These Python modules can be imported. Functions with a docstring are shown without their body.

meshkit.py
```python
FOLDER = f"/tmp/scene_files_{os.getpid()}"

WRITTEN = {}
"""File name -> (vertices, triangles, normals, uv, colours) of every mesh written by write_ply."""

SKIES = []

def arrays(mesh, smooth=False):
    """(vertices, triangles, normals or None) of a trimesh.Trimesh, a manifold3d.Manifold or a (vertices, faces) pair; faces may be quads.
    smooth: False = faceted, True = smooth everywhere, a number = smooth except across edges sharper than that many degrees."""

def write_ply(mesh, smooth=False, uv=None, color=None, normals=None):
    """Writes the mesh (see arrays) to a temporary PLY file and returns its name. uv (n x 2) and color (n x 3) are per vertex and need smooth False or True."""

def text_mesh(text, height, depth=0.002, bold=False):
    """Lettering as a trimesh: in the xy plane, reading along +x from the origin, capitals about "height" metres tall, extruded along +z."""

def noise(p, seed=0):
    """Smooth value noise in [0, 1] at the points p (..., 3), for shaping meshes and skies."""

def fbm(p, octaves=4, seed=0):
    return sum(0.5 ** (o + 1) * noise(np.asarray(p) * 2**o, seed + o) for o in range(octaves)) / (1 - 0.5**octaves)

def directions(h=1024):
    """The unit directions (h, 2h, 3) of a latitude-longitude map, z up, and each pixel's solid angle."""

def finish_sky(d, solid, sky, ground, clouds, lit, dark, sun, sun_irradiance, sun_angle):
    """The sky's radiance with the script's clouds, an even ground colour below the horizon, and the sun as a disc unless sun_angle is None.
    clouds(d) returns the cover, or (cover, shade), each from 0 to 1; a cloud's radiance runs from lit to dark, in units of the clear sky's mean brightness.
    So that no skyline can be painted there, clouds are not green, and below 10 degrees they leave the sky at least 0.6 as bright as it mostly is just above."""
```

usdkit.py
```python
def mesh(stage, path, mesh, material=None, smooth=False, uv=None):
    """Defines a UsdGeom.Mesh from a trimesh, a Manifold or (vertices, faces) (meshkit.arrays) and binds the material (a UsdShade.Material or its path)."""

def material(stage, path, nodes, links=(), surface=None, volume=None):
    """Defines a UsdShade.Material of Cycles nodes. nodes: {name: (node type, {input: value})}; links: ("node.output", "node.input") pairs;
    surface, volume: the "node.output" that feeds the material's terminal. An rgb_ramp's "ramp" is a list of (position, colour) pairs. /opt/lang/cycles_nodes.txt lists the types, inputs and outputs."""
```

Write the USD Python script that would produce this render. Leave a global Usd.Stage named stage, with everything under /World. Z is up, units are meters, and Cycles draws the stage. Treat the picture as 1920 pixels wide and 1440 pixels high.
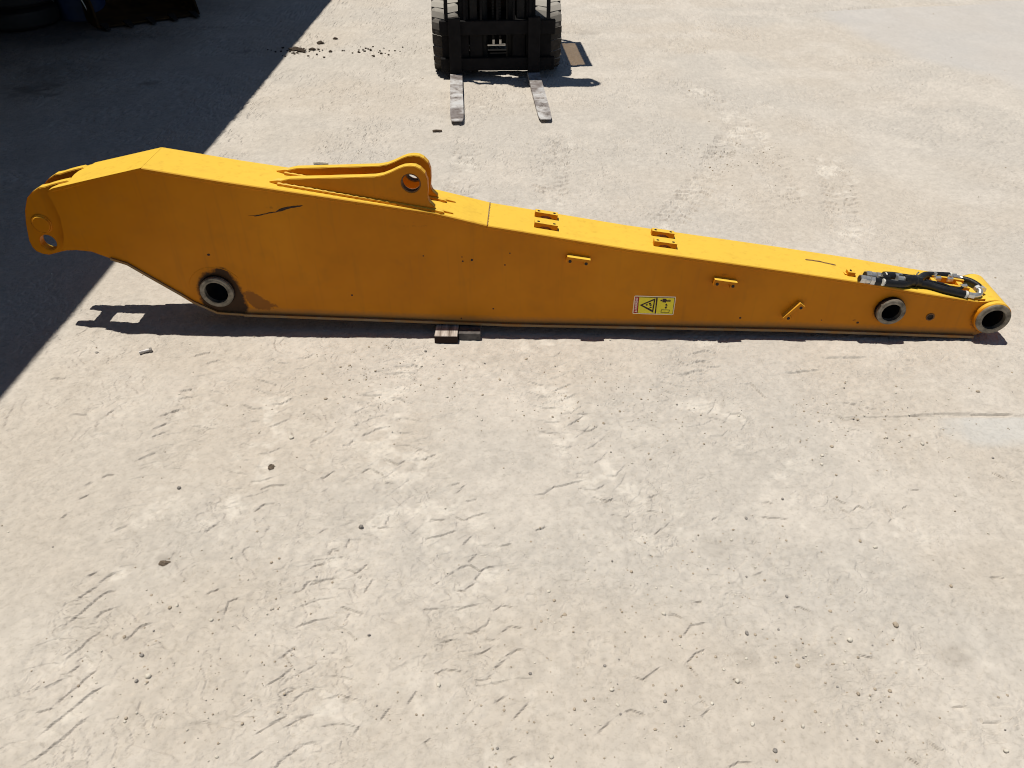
# measured positions in metres: arm parts as (along, up) or (along, across, up) in the arm's own frame, ground marks as (x, y)
T = {'origin': [2.8154, 4.0403, 0.0], 'psi': -1.644, 'top': [(-5.3863, 0.8968), (-5.2452, 0.9328), (-4.9771, 0.9913), (-4.8344, 1.0263), (-4.3966, 0.9535), (-3.252, 0.7853), (-2.9516, 0.7121), (-2.8165, 0.6881), (-2.1502, 0.5781), (-1.2143, 0.4467), (-0.7698, 0.3801), (-0.3808, 0.3116), (-0.0618, 0.2628)], 'bot': [(-5.4471, 0.5102), (-5.3602, 0.515), (-5.2747, 0.5058), (-5.1746, 0.4619), (-5.0857, 0.4298), (-4.9835, 0.351), (-4.8162, 0.2255), (-4.7538, 0.1741), (-4.6197, 0.1003), (-4.4537, 0.0899), (-4.3092, 0.0867), (-2.8165, 0.0483), (-1.1302, 0.041), (-0.0267, 0.0154)], 'leftend': [(-5.4471, 0.5102), (-5.4073, 0.6169), (-5.3914, 0.717), (-5.3963, 0.7821), (-5.4046, 0.8366), (-5.4146, 0.8681), (-5.3863, 0.8968)], 'ear': [(-5.3029, 0.9392), (-5.3485, 0.9293), (-5.3983, 0.9162), (-5.4393, 0.9031), (-5.4785, 0.8868), (-5.5268, 0.8545), (-5.5676, 0.8187), (-5.6091, 0.7401), (-5.6339, 0.6566), (-5.6542, 0.5507), (-5.6504, 0.5091), (-5.635, 0.4813), (-5.6052, 0.4659), (-5.569, 0.4594), (-5.4804, 0.4836), (-5.3674, 0.5063), (-5.2011, 0.7291), (-5.2357, 0.9056)], 'eardisc': (-5.5367, 0.6618), 'earhole': (-5.543, 0.542), 'boss_l': (-4.5851, 0.2619), 'boss_m': (-0.5745, 0.1994), 'boss_r': (0.0337, 0.1621), 'hole': (-0.3184, 0.151), 'lug': [(-4.1034, 0.9313), (-4.047, 0.945), (-3.8212, 0.9573), (-3.5718, 0.9723), (-3.5214, 0.9824), (-3.4787, 1.0), (-3.4316, 1.0235), (-3.4021, 1.0348), (-3.3692, 1.0394), (-3.3408, 1.0372), (-3.3173, 1.0248), (-3.2945, 0.9996), (-3.2831, 0.9611), (-3.2839, 0.9091), (-3.2895, 0.8606), (-3.2804, 0.8341), (-3.2526, 0.8076), (-3.2543, 0.7787)], 'lughole': (-3.3728, 0.9439), 'lugr': (-3.3229, 0.9445), 'blocks': [((-2.6912, 0.2111, 0.6674), (-2.5592, 0.218, 0.6456)), ((-2.6934, 0.0697, 0.6678), (-2.5646, 0.076, 0.6465)), ((-1.9977, 0.2086, 0.5567), (-1.8695, 0.21, 0.5387)), ((-2.0002, 0.075, 0.557), (-1.8665, 0.0687, 0.5383))], 'sideb': [[(-2.4989, 0.5379), (-2.3764, 0.5194)], [(-1.6404, 0.4028), (-1.5054, 0.3839)], [(-1.2003, 0.1491), (-1.1135, 0.2578)]], 'backedge': [(-4.8075, 0.2901, 1.0218), (-3.9898, 0.3718, 0.8937), (-2.9484, 0.299, 0.7115), (-1.9242, 0.3131, 0.5464), (-0.6991, 0.2105, 0.3677), (0.0999, 0.3003, 0.2381)], 'seam': [(-2.9551, 0.0097, 0.7129), (-2.948, 0.2916, 0.7115)], 'lugfoot': [(-4.0101, 0.0753, 0.8967), (-3.2524, 0.0057, 0.7854), (-3.9946, 0.2239, 0.8944), (-3.2433, 0.1611, 0.7832), (-4.0764, 0.2472, 0.9065)], 'h1': [(-0.7876, -0.0285, 0.4131), (-0.736, -0.0172, 0.4046), (-0.7005, -0.0073, 0.3984), (-0.6603, 0.0001, 0.3913), (-0.5346, 0.0198, 0.3691), (-0.4402, 0.0673, 0.3525), (-0.374, 0.0685, 0.3409), (-0.2671, 0.0376, 0.3246), (-0.1497, 0.0203, 0.3066), (-0.1175, 0.0194, 0.3017), (-0.0888, 0.0225, 0.2973)], 'h2': [(-0.7392, 0.0486, 0.4204), (-0.6833, 0.0541, 0.4106), (-0.6494, 0.0584, 0.4046), (-0.6268, 0.0609, 0.4006), (-0.5505, 0.0765, 0.3872), (-0.5094, 0.0558, 0.3799), (-0.4515, 0.0787, 0.3697), (-0.3862, 0.133, 0.3582), (-0.3258, 0.1876, 0.3487), (-0.2575, 0.205, 0.3383), (-0.1641, 0.228, 0.324), (-0.1464, 0.2169, 0.3213), (-0.1105, 0.2223, 0.3158), (-0.091, 0.19, 0.3128), (-0.1, 0.1073, 0.3142), (-0.1017, 0.0546, 0.3144), (-0.0783, 0.0459, 0.3108)], 'sad': [(-0.2901, 0.1839, 0.2977), (-0.0966, 0.1661, 0.2681), (-0.2559, 0.2268, 0.2925), (-0.0694, 0.228, 0.264)], 'smallb': (-0.834, 0.0692, 0.3897), 'scr_top': [(-1.0636, 0.1821, 0.4241), (-0.9874, 0.1856, 0.4127), (-0.8944, 0.1677, 0.3988)], 'st_out': [(-2.0898, 0.2677), (-1.8428, 0.2642), (-1.8441, 0.1359), (-2.0906, 0.1411)], 'st_in': [(-2.0846, 0.2611), (-1.848, 0.2579), (-1.8483, 0.1422), (-2.0846, 0.1473)], 'st_red': [(-2.0844, 0.2592), (-2.063, 0.2588), (-2.0618, 0.1485), (-2.0843, 0.1489)], 'st_y1': [(-2.06, 0.257), (-1.9597, 0.2547), (-1.9572, 0.1463), (-2.059, 0.1486)], 'st_y2': [(-1.9499, 0.2562), (-1.8521, 0.2539), (-1.851, 0.1454), (-1.9501, 0.145)], 'st_tri': [(-2.0537, 0.2032), (-1.9629, 0.2525), (-1.9671, 0.1516)], 'st_tri2': [(-2.0352, 0.2036), (-1.9716, 0.2371), (-1.9745, 0.1706)], 'st_head': [(-1.9282, 0.237), (-1.9232, 0.2371)], 'st_body': [(-1.9212, 0.25), (-1.898, 0.2491), (-1.8984, 0.2423), (-1.872, 0.2428), (-1.8715, 0.2294), (-1.8982, 0.2303), (-1.8985, 0.223), (-1.9207, 0.2253)], 'st_arrow': [(-1.8948, 0.2168), (-1.8846, 0.2035), (-1.8916, 0.2034), (-1.8914, 0.1917), (-1.8867, 0.1912), (-1.8938, 0.1789), (-1.9033, 0.191), (-1.8973, 0.1924), (-1.897, 0.2046), (-1.9023, 0.2059)], 'st_box': [(-1.9219, 0.1743), (-1.8707, 0.1738), (-1.8715, 0.1511), (-1.9222, 0.1518)], 'st_box2': [(-1.9182, 0.1708), (-1.8738, 0.1702), (-1.8747, 0.1546), (-1.9188, 0.1552)], 'st_blob': [[(-2.0183, 0.2079), (-2.0049, 0.2136), (-2.0059, 0.2), (-2.0153, 0.2012)], [(-2.0009, 0.219), (-1.9849, 0.2207), (-1.9862, 0.2112), (-1.9975, 0.2083)], [(-1.9951, 0.2083), (-1.979, 0.2086), (-1.9804, 0.2005), (-1.9917, 0.1976)], [(-1.9971, 0.1825), (-1.9888, 0.1922), (-1.9761, 0.1924), (-1.9812, 0.1855)]], 'grease_and_shade': [(-4.5667, 0.4065), (-4.5356, 0.4151), (-4.5109, 0.3951), (-4.495, 0.3336), (-4.4687, 0.284), (-4.4543, 0.2462), (-4.4482, 0.2037), (-4.4374, 0.1651), (-4.4388, 0.1303), (-4.4489, 0.1083), (-4.5057, 0.1072), (-4.5806, 0.1103), (-4.6322, 0.116), (-4.6728, 0.1523), (-4.6966, 0.1951), (-4.6974, 0.2548), (-4.6702, 0.3225), (-4.6293, 0.3563), (-4.5842, 0.3611)], 'peel': [(-4.4468, 0.2379), (-4.4209, 0.2468), (-4.3997, 0.2598), (-4.3717, 0.2518), (-4.3394, 0.2269), (-4.3211, 0.2059), (-4.2966, 0.1977), (-4.2744, 0.1766), (-4.237, 0.1556), (-4.2811, 0.1396), (-4.3346, 0.1343), (-4.3853, 0.1443), (-4.4122, 0.1785), (-4.4306, 0.2168)], 'scratch': [(-4.3045, 0.7513), (-4.2661, 0.7518), (-4.2171, 0.7634), (-4.1378, 0.779), (-4.1186, 0.7919), (-4.0739, 0.806), (-3.9877, 0.8179), (-3.98, 0.8135), (-4.0675, 0.7944), (-4.1169, 0.7774), (-4.183, 0.7639), (-4.2629, 0.7464)], 'spots': [(-4.5872, 0.4988), (-2.8072, 0.4496), (-3.1014, 0.4799), (-3.0484, 0.4911), (-2.8569, 0.4593), (-2.8288, 0.5357), (-3.1066, 0.5075), (-3.3291, 0.511), (-3.7772, 0.2431), (-3.1257, 0.0889), (-1.4406, 0.1232), (-2.9293, 0.1608), (-0.7546, 0.1167), (-0.7349, 0.1019), (-0.9548, 0.1169), (-4.3408, -0.103)], 'blk': [(-0.467, 4.0), (-0.328, 3.995), (-0.191, 4.029)], 'peb': {'bolt': (-2.176, 3.893), 'white': (-1.142, 3.134), 'leafclod': (-1.192, 2.908), 'dark1': (-1.599, 2.762), 'clod': (-1.51, 2.3), 'a': (-1.043, 2.3), 'b': (-1.214, 2.002), 'c': (-1.437, 1.841), 'd': (-1.378, 1.749), 'e': (-0.686, 2.508), 'f': (-0.526, 3.763), 'g': (1.075, 2.557), 'h': (1.001, 2.488), 'i': (1.548, 2.415), 'j': (1.604, 2.381), 'k': (2.097, 3.076), 'l': (2.582, 3.509), 'm': (1.274, 2.677), 'n': (1.935, 3.126), 'o': (1.329, 1.901), 'p': (1.537, 1.973), 'q': (0.933, 1.938), 'r': (1.723, 1.453), 's': (1.23, 1.797), 't': (0.918, 1.455), 'u': (1.04, 1.544), 'v': (1.285, 1.488), 'w': (0.069, 1.758), 'x': (0.371, 1.689), 'y': (0.512, 2.25), 'z': (0.435, 2.306), 'aa': (-1.379, 2.075), 'ab': (-1.404, 2.064), 'ac': (-0.566, 1.926), 'ad': (0.137, 1.436), 'ae': (1.842, 2.165), 'af': (1.141, 2.118), 'ag': (-0.311, 2.628), 'ah': (1.284, 1.673), 'ai': (-1.415, 1.728), 'lit': (-1.688, 6.803), 'fk': (-0.721, 7.625)}, 'debris': [(-2.741, 10.587), (-2.637, 10.512), (-2.518, 10.587), (-2.482, 10.923), (-2.321, 11.111), (-2.267, 10.463), (-2.681, 10.689), (-2.554, 10.463), (-1.801, 10.562), (-1.71, 10.537), (-3.36, 10.562), (-4.13, 9.2)], 'stain': [(1.712, 1.846), (1.149, 1.839), (-1.132, 1.726), (-0.11, 3.844), (0.911, 2.403), (-1.509, 2.303), (0.903, 1.811), (-1.349, 2.924), (-5.264, 8.928), (-3.36, 10.562), (-4.13, 9.2), (0.939, 11.504)], 'str': [[(-1.796, 1.99), (-1.761, 2.041), (-1.726, 2.113), (-1.696, 2.149), (-1.653, 2.162)], [(-1.745, 2.196), (-1.723, 2.234), (-1.694, 2.257)], [(-1.805, 2.108), (-1.776, 2.144), (-1.741, 2.186)], [(-1.692, 2.015), (-1.672, 2.055), (-1.628, 2.07)], [(-1.735, 1.822), (-1.706, 1.866), (-1.675, 1.923), (-1.638, 1.963)], [(-1.687, 1.768), (-1.656, 1.807)], [(-1.755, 1.697), (-1.699, 1.742)], [(-1.687, 1.629), (-1.649, 1.69), (-1.606, 1.761), (-1.572, 1.784)], [(-1.684, 1.519), (-1.647, 1.57), (-1.611, 1.618), (-1.56, 1.683), (-1.53, 1.706)], [(-1.681, 1.416), (-1.652, 1.438), (-1.614, 1.483), (-1.595, 1.509), (-1.565, 1.556), (-1.53, 1.587)], [(-1.736, 1.601), (-1.683, 1.62)], [(-1.806, 2.234), (-1.777, 2.262)], [(-1.532, 1.898), (-1.496, 1.973), (-1.454, 1.994)], [(-1.175, 2.02), (-1.171, 2.094), (-1.129, 2.115)], [(-1.278, 2.131), (-1.23, 2.158)], [(-0.873, 2.272), (-0.848, 2.302), (-0.804, 2.312)], [(-0.927, 2.135), (-0.88, 2.158), (-0.865, 2.196), (-0.829, 2.205)], [(-0.889, 1.842), (-0.853, 1.88)], [(-0.924, 1.705), (-0.88, 1.742), (-0.837, 1.791)], [(-0.854, 1.661), (-0.823, 1.697), (-0.785, 1.706)], [(-0.91, 1.519), (-0.857, 1.563), (-0.811, 1.599)], [(-0.905, 1.429), (-0.864, 1.461)], [(-0.812, 1.398), (-0.795, 1.432)], [(-0.837, 1.791), (-0.885, 1.854)], [(-1.881, 3.307), (-1.837, 3.345), (-1.798, 3.372)], [(-1.879, 3.197), (-1.825, 3.255)], [(-1.859, 3.14), (-1.81, 3.185)], [(-1.873, 2.956), (-1.808, 3.023)], [(-2.047, 2.684), (-2.009, 2.722)], [(-2.073, 2.564), (-2.054, 2.594)], [(-1.805, 2.487), (-1.764, 2.525)], [(-2.004, 2.832), (-1.98, 2.85), (-1.946, 2.85)], [(-1.216, 2.749), (-1.164, 2.779), (-1.094, 2.771)], [(-1.204, 2.603), (-1.166, 2.649), (-1.109, 2.655)], [(-0.933, 2.822), (-0.865, 2.879)], [(-0.873, 2.471), (-0.839, 2.504)], [(-0.803, 2.352), (-0.796, 2.377), (-0.757, 2.374)], [(-2.173, 3.314), (-2.152, 3.368)], [(-2.365, 3.307), (-2.265, 3.317)], [(-2.617, 3.625), (-2.524, 3.642)], [(-2.057, 2.785), (-2.031, 2.804)], [(-1.383, 2.487), (-1.349, 2.536)], [(-1.885, 3.871), (-1.786, 3.908)], [(-1.849, 3.526), (-1.787, 3.547)], [(-0.73, 3.705), (-0.552, 3.71)], [(-0.687, 3.772), (-0.568, 3.777)], [(-0.748, 2.854), (-0.706, 2.901), (-0.645, 2.866), (-0.611, 2.804), (-0.559, 2.798)], [(-0.871, 3.07), (-0.831, 3.073), (-0.816, 3.119)], [(-0.642, 2.976), (-0.573, 2.924), (-0.533, 2.963)], [(-0.498, 2.969), (-0.437, 2.976), (-0.377, 3.016)], [(-0.739, 2.387), (-0.721, 2.445), (-0.661, 2.443)], [(-0.64, 2.52), (-0.533, 2.507)], [(-0.58, 2.531), (-0.569, 2.586)], [(-0.398, 2.436), (-0.32, 2.461), (-0.253, 2.487)], [(-0.376, 2.562), (-0.303, 2.564)], [(-0.267, 2.592), (-0.221, 2.558), (-0.172, 2.581), (-0.115, 2.598)], [(-0.217, 2.408), (-0.184, 2.455)], [(0.084, 2.713), (0.144, 2.716), (0.205, 2.773), (0.284, 2.798), (0.359, 2.829)], [(0.376, 2.713), (0.453, 2.684), (0.489, 2.707)], [(0.649, 2.707), (0.703, 2.725)], [(0.637, 2.468), (0.687, 2.509)], [(0.63, 2.626), (0.686, 2.615)], [(0.335, 3.204), (0.409, 3.197), (0.458, 3.226)], [(0.353, 3.334), (0.411, 3.337)], [(-0.218, 2.672), (-0.168, 2.678)], [(-0.271, 2.731), (-0.231, 2.773)], [(-0.3, 2.779), (-0.257, 2.792)], [(-0.845, 3.43), (-0.768, 3.433)], [(-0.826, 3.493), (-0.718, 3.498)], [(-0.055, 2.393), (-0.008, 2.403)], [(0.105, 2.487), (0.154, 2.509)], [(-0.252, 2.255), (-0.192, 2.292), (-0.141, 2.251), (-0.107, 2.274), (-0.054, 2.282)], [(-0.166, 2.205), (-0.137, 2.251)], [(-0.238, 2.154), (-0.201, 2.156), (-0.162, 2.191)], [(-0.193, 2.307), (-0.167, 2.342)], [(-0.191, 1.949), (-0.149, 1.949), (-0.104, 1.983), (-0.087, 2.02)], [(-0.046, 1.947), (-0.011, 1.974), (0.043, 1.966)], [(-0.084, 2.05), (-0.04, 2.077), (0.007, 2.072)], [(-0.148, 1.846), (-0.118, 1.854), (-0.08, 1.882)], [(-0.028, 1.834), (0.017, 1.864), (0.045, 1.862)], [(-0.29, 1.675), (-0.293, 1.757), (-0.258, 1.778), (-0.189, 1.768)], [(-0.068, 1.784), (-0.027, 1.818)], [(-0.144, 1.733), (-0.094, 1.742), (-0.076, 1.761)], [(-0.062, 1.645), (-0.023, 1.668)], [(0.006, 1.577), (0.059, 1.64)], [(-0.617, 2.144), (-0.592, 2.21)], [(-0.669, 2.243), (-0.628, 2.297)], [(-0.678, 2.002), (-0.661, 2.05)], [(-0.478, 1.57), (-0.448, 1.618)], [(-0.384, 1.629), (-0.36, 1.683)], [(-0.568, 1.516), (-0.551, 1.546)], [(-0.307, 1.487), (-0.283, 1.503)], [(-0.022, 1.422), (0.015, 1.443)], [(0.457, 1.746), (0.489, 1.731), (0.563, 1.78)], [(0.627, 2.02), (0.656, 2.022), (0.684, 1.994)], [(0.303, 1.519), (0.352, 1.56)], [(0.407, 1.598), (0.434, 1.61), (0.483, 1.591)], [(-0.28, 1.906), (-0.225, 1.918)], [(-0.233, 2.059), (-0.132, 2.086)], [(-0.364, 2.059), (-0.292, 2.068)], [(1.066, 3.899), (1.157, 3.936), (1.213, 3.899)], [(1.048, 3.798), (1.117, 3.834), (1.171, 3.816)], [(0.978, 3.693), (1.098, 3.736), (1.147, 3.723)], [(1.301, 3.591), (1.347, 3.596), (1.38, 3.509), (1.403, 3.445)], [(1.045, 3.307), (1.097, 3.284), (1.143, 3.258)], [(1.146, 3.337), (1.219, 3.322), (1.245, 3.27)], [(1.805, 3.422), (1.886, 3.403)], [(1.912, 3.383), (1.977, 3.363)], [(1.55, 3.414), (1.578, 3.36)], [(1.734, 3.322), (1.764, 3.27), (1.826, 3.284), (1.853, 3.228)], [(1.759, 3.199), (1.821, 3.189)], [(1.531, 2.643), (1.576, 2.581)], [(1.577, 2.609), (1.62, 2.637), (1.651, 2.609)], [(1.811, 2.615), (1.841, 2.629)], [(0.913, 2.547), (0.946, 2.569)], [(1.512, 2.69), (1.576, 2.655)], [(2.353, 2.866), (2.392, 2.822)], [(2.236, 3.204), (2.315, 3.194)], [(1.808, 3.844), (2.101, 3.844)], [(1.548, 3.693), (1.783, 3.728)], [(2.087, 3.299), (2.267, 3.322), (2.439, 3.322), (2.578, 3.314), (2.736, 3.317)], [(1.169, 2.66), (1.225, 2.652)], [(1.895, 2.743), (1.943, 2.737)], [(1.146, 2.569), (1.273, 2.553)], [(0.676, 1.927), (0.711, 1.966), (0.779, 1.985)], [(0.664, 1.795), (0.711, 1.846), (0.76, 1.87)], [(0.667, 1.795), (0.69, 1.772), (0.706, 1.746)], [(0.737, 2.09), (0.779, 2.081)], [(1.147, 2.059), (1.172, 2.059), (1.222, 2.031)], [(0.688, 1.584), (0.732, 1.625)], [(0.705, 1.654), (0.722, 1.625)], [(0.739, 1.398), (0.786, 1.418), (0.835, 1.416)], [(1.459, 1.487), (1.507, 1.446)], [(1.367, 1.435), (1.405, 1.401)], [(1.683, 1.577), (1.692, 1.556), (1.755, 1.554)], [(2.025, 2.214), (2.089, 2.207)], [(0.836, 1.743), (0.871, 1.719)], [(1.605, 1.62), (1.666, 1.618)], [(1.333, 1.83), (1.391, 1.818)], [(1.032, 2.234), (1.073, 2.243)]], 'conc': [(4.265, 12.769), (4.582, 12.046), (4.704, 10.562), (4.964, 9.743), (5.344, 9.22), (5.624, 8.834)], 'crack': [(3.688, 12.366), (4.502, 12.769), (5.114, 12.944), (6.013, 13.196), (7.273, 13.457)], 'patch': [(2.309, 3.277), (2.451, 3.308), (2.751, 3.308), (2.625, 3.063), (2.44, 3.105), (2.294, 3.147)], 'drum': [(-6.202, 12.108)], 'bucket': [(-5.609, 11.621), (-4.538, 12.431)], 'tyres': [(-6.581, 11.447)], 'rod': [(-5.82, 11.952)], 'bands': [([(-1.72, 1.394), (-1.723, 1.811), (-1.704, 2.253), (-1.706, 2.81), (-1.708, 3.391), (-1.646, 3.899)], 0.34), ([(0.0, 1.47), (-0.122, 1.787), (-0.182, 2.224), (-0.346, 2.598), (-0.591, 3.003), (-0.701, 3.437), (-0.633, 3.899)], 0.36), ([(-0.659, 1.394), (-0.738, 1.811), (-0.737, 2.282), (-0.643, 2.598)], 0.3), ([(1.188, 3.983), (1.016, 3.736), (0.984, 3.391), (1.256, 3.084), (1.516, 2.701), (1.764, 2.434)], 0.34), ([(0.16, 3.955), (0.256, 3.299), (0.439, 2.81), (0.715, 2.434)], 0.32), ([(-0.311, 8.561), (-0.424, 7.311), (-0.416, 6.437), (-0.472, 6.007)], 0.3), ([(0.506, 7.451), (0.377, 6.791), (0.304, 6.11)], 0.34), ([(1.964, 9.121), (2.225, 8.136), (2.325, 7.043), (2.231, 6.007)], 0.34), ([(2.865, 6.915), (2.707, 6.216), (2.492, 5.438)], 0.34), ([(1.184, 5.618), (1.695, 6.551), (2.106, 7.595)], 0.32), ([(-1.278, 3.955), (-1.331, 3.391), (-1.29, 3.003), (-1.291, 2.531)], 0.3)]}
EXPOSURE = 0.0
import math, numpy as np, trimesh, usdkit, meshkit
from pxr import Usd, UsdGeom, UsdLux, UsdShade, Sdf, Gf, Vt
from shapely.geometry import Polygon, Point, LineString, box as sbox
from shapely.ops import unary_union
from shapely import affinity

stage = Usd.Stage.CreateInMemory()
UsdGeom.SetStageUpAxis(stage, UsdGeom.Tokens.z); UsdGeom.SetStageMetersPerUnit(stage, 1.0)
UsdGeom.Xform.Define(stage, '/World'); UsdGeom.Scope.Define(stage, '/World/Looks')
# ------------------------------------------------------------------ camera, sky, sun, exposure
cam = UsdGeom.Camera.Define(stage, '/World/camera')
cam.AddTranslateOp().Set(Gf.Vec3d(0, 0, 2.7)); cam.AddRotateXOp().Set(53.0)
cam.CreateFocalLengthAttr(28.07); cam.CreateHorizontalApertureAttr(36.0); cam.CreateVerticalApertureAttr(27.0)
cam.CreateClippingRangeAttr(Gf.Vec2f(0.05, 3000)); cam.CreateExposureAttr(EXPOSURE)
SUN = np.array([-0.21, 0.10, 1.0]); SUN /= np.linalg.norm(SUN)
EL = math.asin(SUN[2]); ROT = math.atan2(SUN[0], SUN[1])
dome = UsdLux.DomeLight.Define(stage, '/World/sky'); dome.GetPrim().SetCustomDataByKey('kind', 'structure')
skym = usdkit.material(stage, '/World/Looks/sky_air', {
    'sky': ('sky_texture', {'sky_type': 'single_scattering', 'sun_disc': False, 'sun_elevation': EL, 'sun_rotation': ROT, 'altitude': 300.0, 'air_density': 1.0, 'aerosol_density': 0.3, 'ozone_density': 1.2}),
    'bg': ('background_shader', {'strength': 0.05})}, [('sky.color', 'bg.color')], surface='bg.background')
UsdShade.MaterialBindingAPI.Apply(dome.GetPrim()).Bind(skym)
sun = UsdLux.DistantLight.Define(stage, '/World/sun')
sun.CreateIntensityAttr(1.25); sun.CreateAngleAttr(0.5); sun.CreateNormalizeAttr(True); sun.CreateColorAttr(Gf.Vec3f(1.0, 0.955, 0.87))
_q = Gf.Rotation(Gf.Vec3d(0, 0, 1), Gf.Vec3d(*map(float, SUN)))
sun.AddTransformOp().Set(Gf.Matrix4d().SetRotate(_q))

# ------------------------------------------------------------------ helpers
used = {}
def numbered(path):
    n = used.get(path, 0); used[path] = n + 1
    return path if n == 0 else f'{path}_{n:03d}'
def where(parent, name): return numbered(f"{parent.GetPath() if parent is not None else '/World'}/{name}")
def thing(name, label, cat, loc=(0, 0, 0), rz=0.0, group=None, kind=None):
    x = UsdGeom.Xform.Define(stage, where(None, name)); x.AddTranslateOp().Set(Gf.Vec3d(*map(float, loc)))
    if rz: x.AddRotateZOp().Set(float(rz))
    tag(x.GetPrim(), label, cat, group, kind); return x.GetPrim()
def tag(o, label=None, cat=None, group=None, kind=None):
    for k, v in (('label', label), ('category', cat), ('group', group), ('kind', kind)):
        if v: o.SetCustomDataByKey(k, v)
    return o
def obj(name, mesh, m, parent=None, smooth=30, label=None):
    p = usdkit.mesh(stage, where(parent, name), mesh, m, smooth).GetPrim()
    if label: p.SetCustomDataByKey('label', label)
    return p
def box(x0, x1, y0, y1, z0, z1, bev=0.0):
    m = trimesh.creation.box((x1 - x0, y1 - y0, z1 - z0))
    if bev > 0:
        a, b, c = (x1 - x0) / 2, (y1 - y0) / 2, (z1 - z0) / 2; e = min(bev, a * .9, b * .9, c * .9)
        pts = [(sx * (a - (k != 0) * e), sy * (b - (k != 1) * e), sz * (c - (k != 2) * e)) for sx in (-1, 1) for sy in (-1, 1) for sz in (-1, 1) for k in range(3)]
        m = trimesh.convex.convex_hull(np.array(pts))
    m.apply_translation(((x0 + x1) / 2, (y0 + y1) / 2, (z0 + z1) / 2)); return m
def cat(*ms): return trimesh.util.concatenate([m for m in ms])
def ext(poly, w0, w1):
    """polygon in (s,h) -> solid between w0 and w1 along local y"""
    if isinstance(poly, (list, tuple)): poly = Polygon(poly).buffer(0)
    gs = getattr(poly, 'geoms', [poly]); out = []
    for g in gs:
        m = trimesh.creation.extrude_polygon(g, abs(w1 - w0), engine='earcut')
        v = m.vertices.copy(); m.vertices = np.stack([v[:, 0], max(w0, w1) - v[:, 2], v[:, 1]], 1); out.append(m)
    m = cat(*out); m.fix_normals(); return m
def cyl_w(c, r, w0, w1, n=40, r_in=0.0, bev=0.0):
    """tube along local y, centre c=(s,h)"""
    ro = r
    prof = [(r_in, 0), (ro - bev, 0), (ro, bev), (ro, w1 - w0 - bev), (ro - bev, w1 - w0), (r_in, w1 - w0)]
    if r_in > 0: prof.append((r_in, 0))
    m = trimesh.creation.revolve(np.array(prof), sections=n)
    v = m.vertices.copy(); m.vertices = np.stack([c[0] + v[:, 0], w0 + v[:, 2], c[1] - v[:, 1]], 1)
    m.fix_normals(); return m
def tube(pts, r, n=10, caps=True):
    P = np.array(pts, float); T = np.gradient(P, axis=0); T /= np.linalg.norm(T, axis=1, keepdims=True)
    up = np.array([0, 0, 1.0]) if abs(T[0, 2]) < .9 else np.array([1.0, 0, 0])
    rr = np.broadcast_to(np.asarray(r, float), (len(P),)); V = []; F = []
    for i, (p, t) in enumerate(zip(P, T)):
        a = np.cross(t, up); a /= np.linalg.norm(a); b = np.cross(a, t); up = b
        th = np.arange(n) * 2 * math.pi / n
        V.append(p + rr[i] * (np.cos(th)[:, None] * a + np.sin(th)[:, None] * b))
    V = np.vstack(V)
    for i in range(len(P) - 1):
        for k in range(n):
            a, b = i * n + k, i * n + (k + 1) % n; F += [(a, b, b + n), (a, b + n, a + n)]
    if caps:
        V = np.vstack([V, P[0], P[-1]]); c0, c1 = len(V) - 2, len(V) - 1; e = (len(P) - 1) * n
        for k in range(n): F += [(c0, (k + 1) % n, k), (c1, e + k, e + (k + 1) % n)]
    m = trimesh.Trimesh(V, np.array(F), process=False); m.fix_normals(); return m
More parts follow.
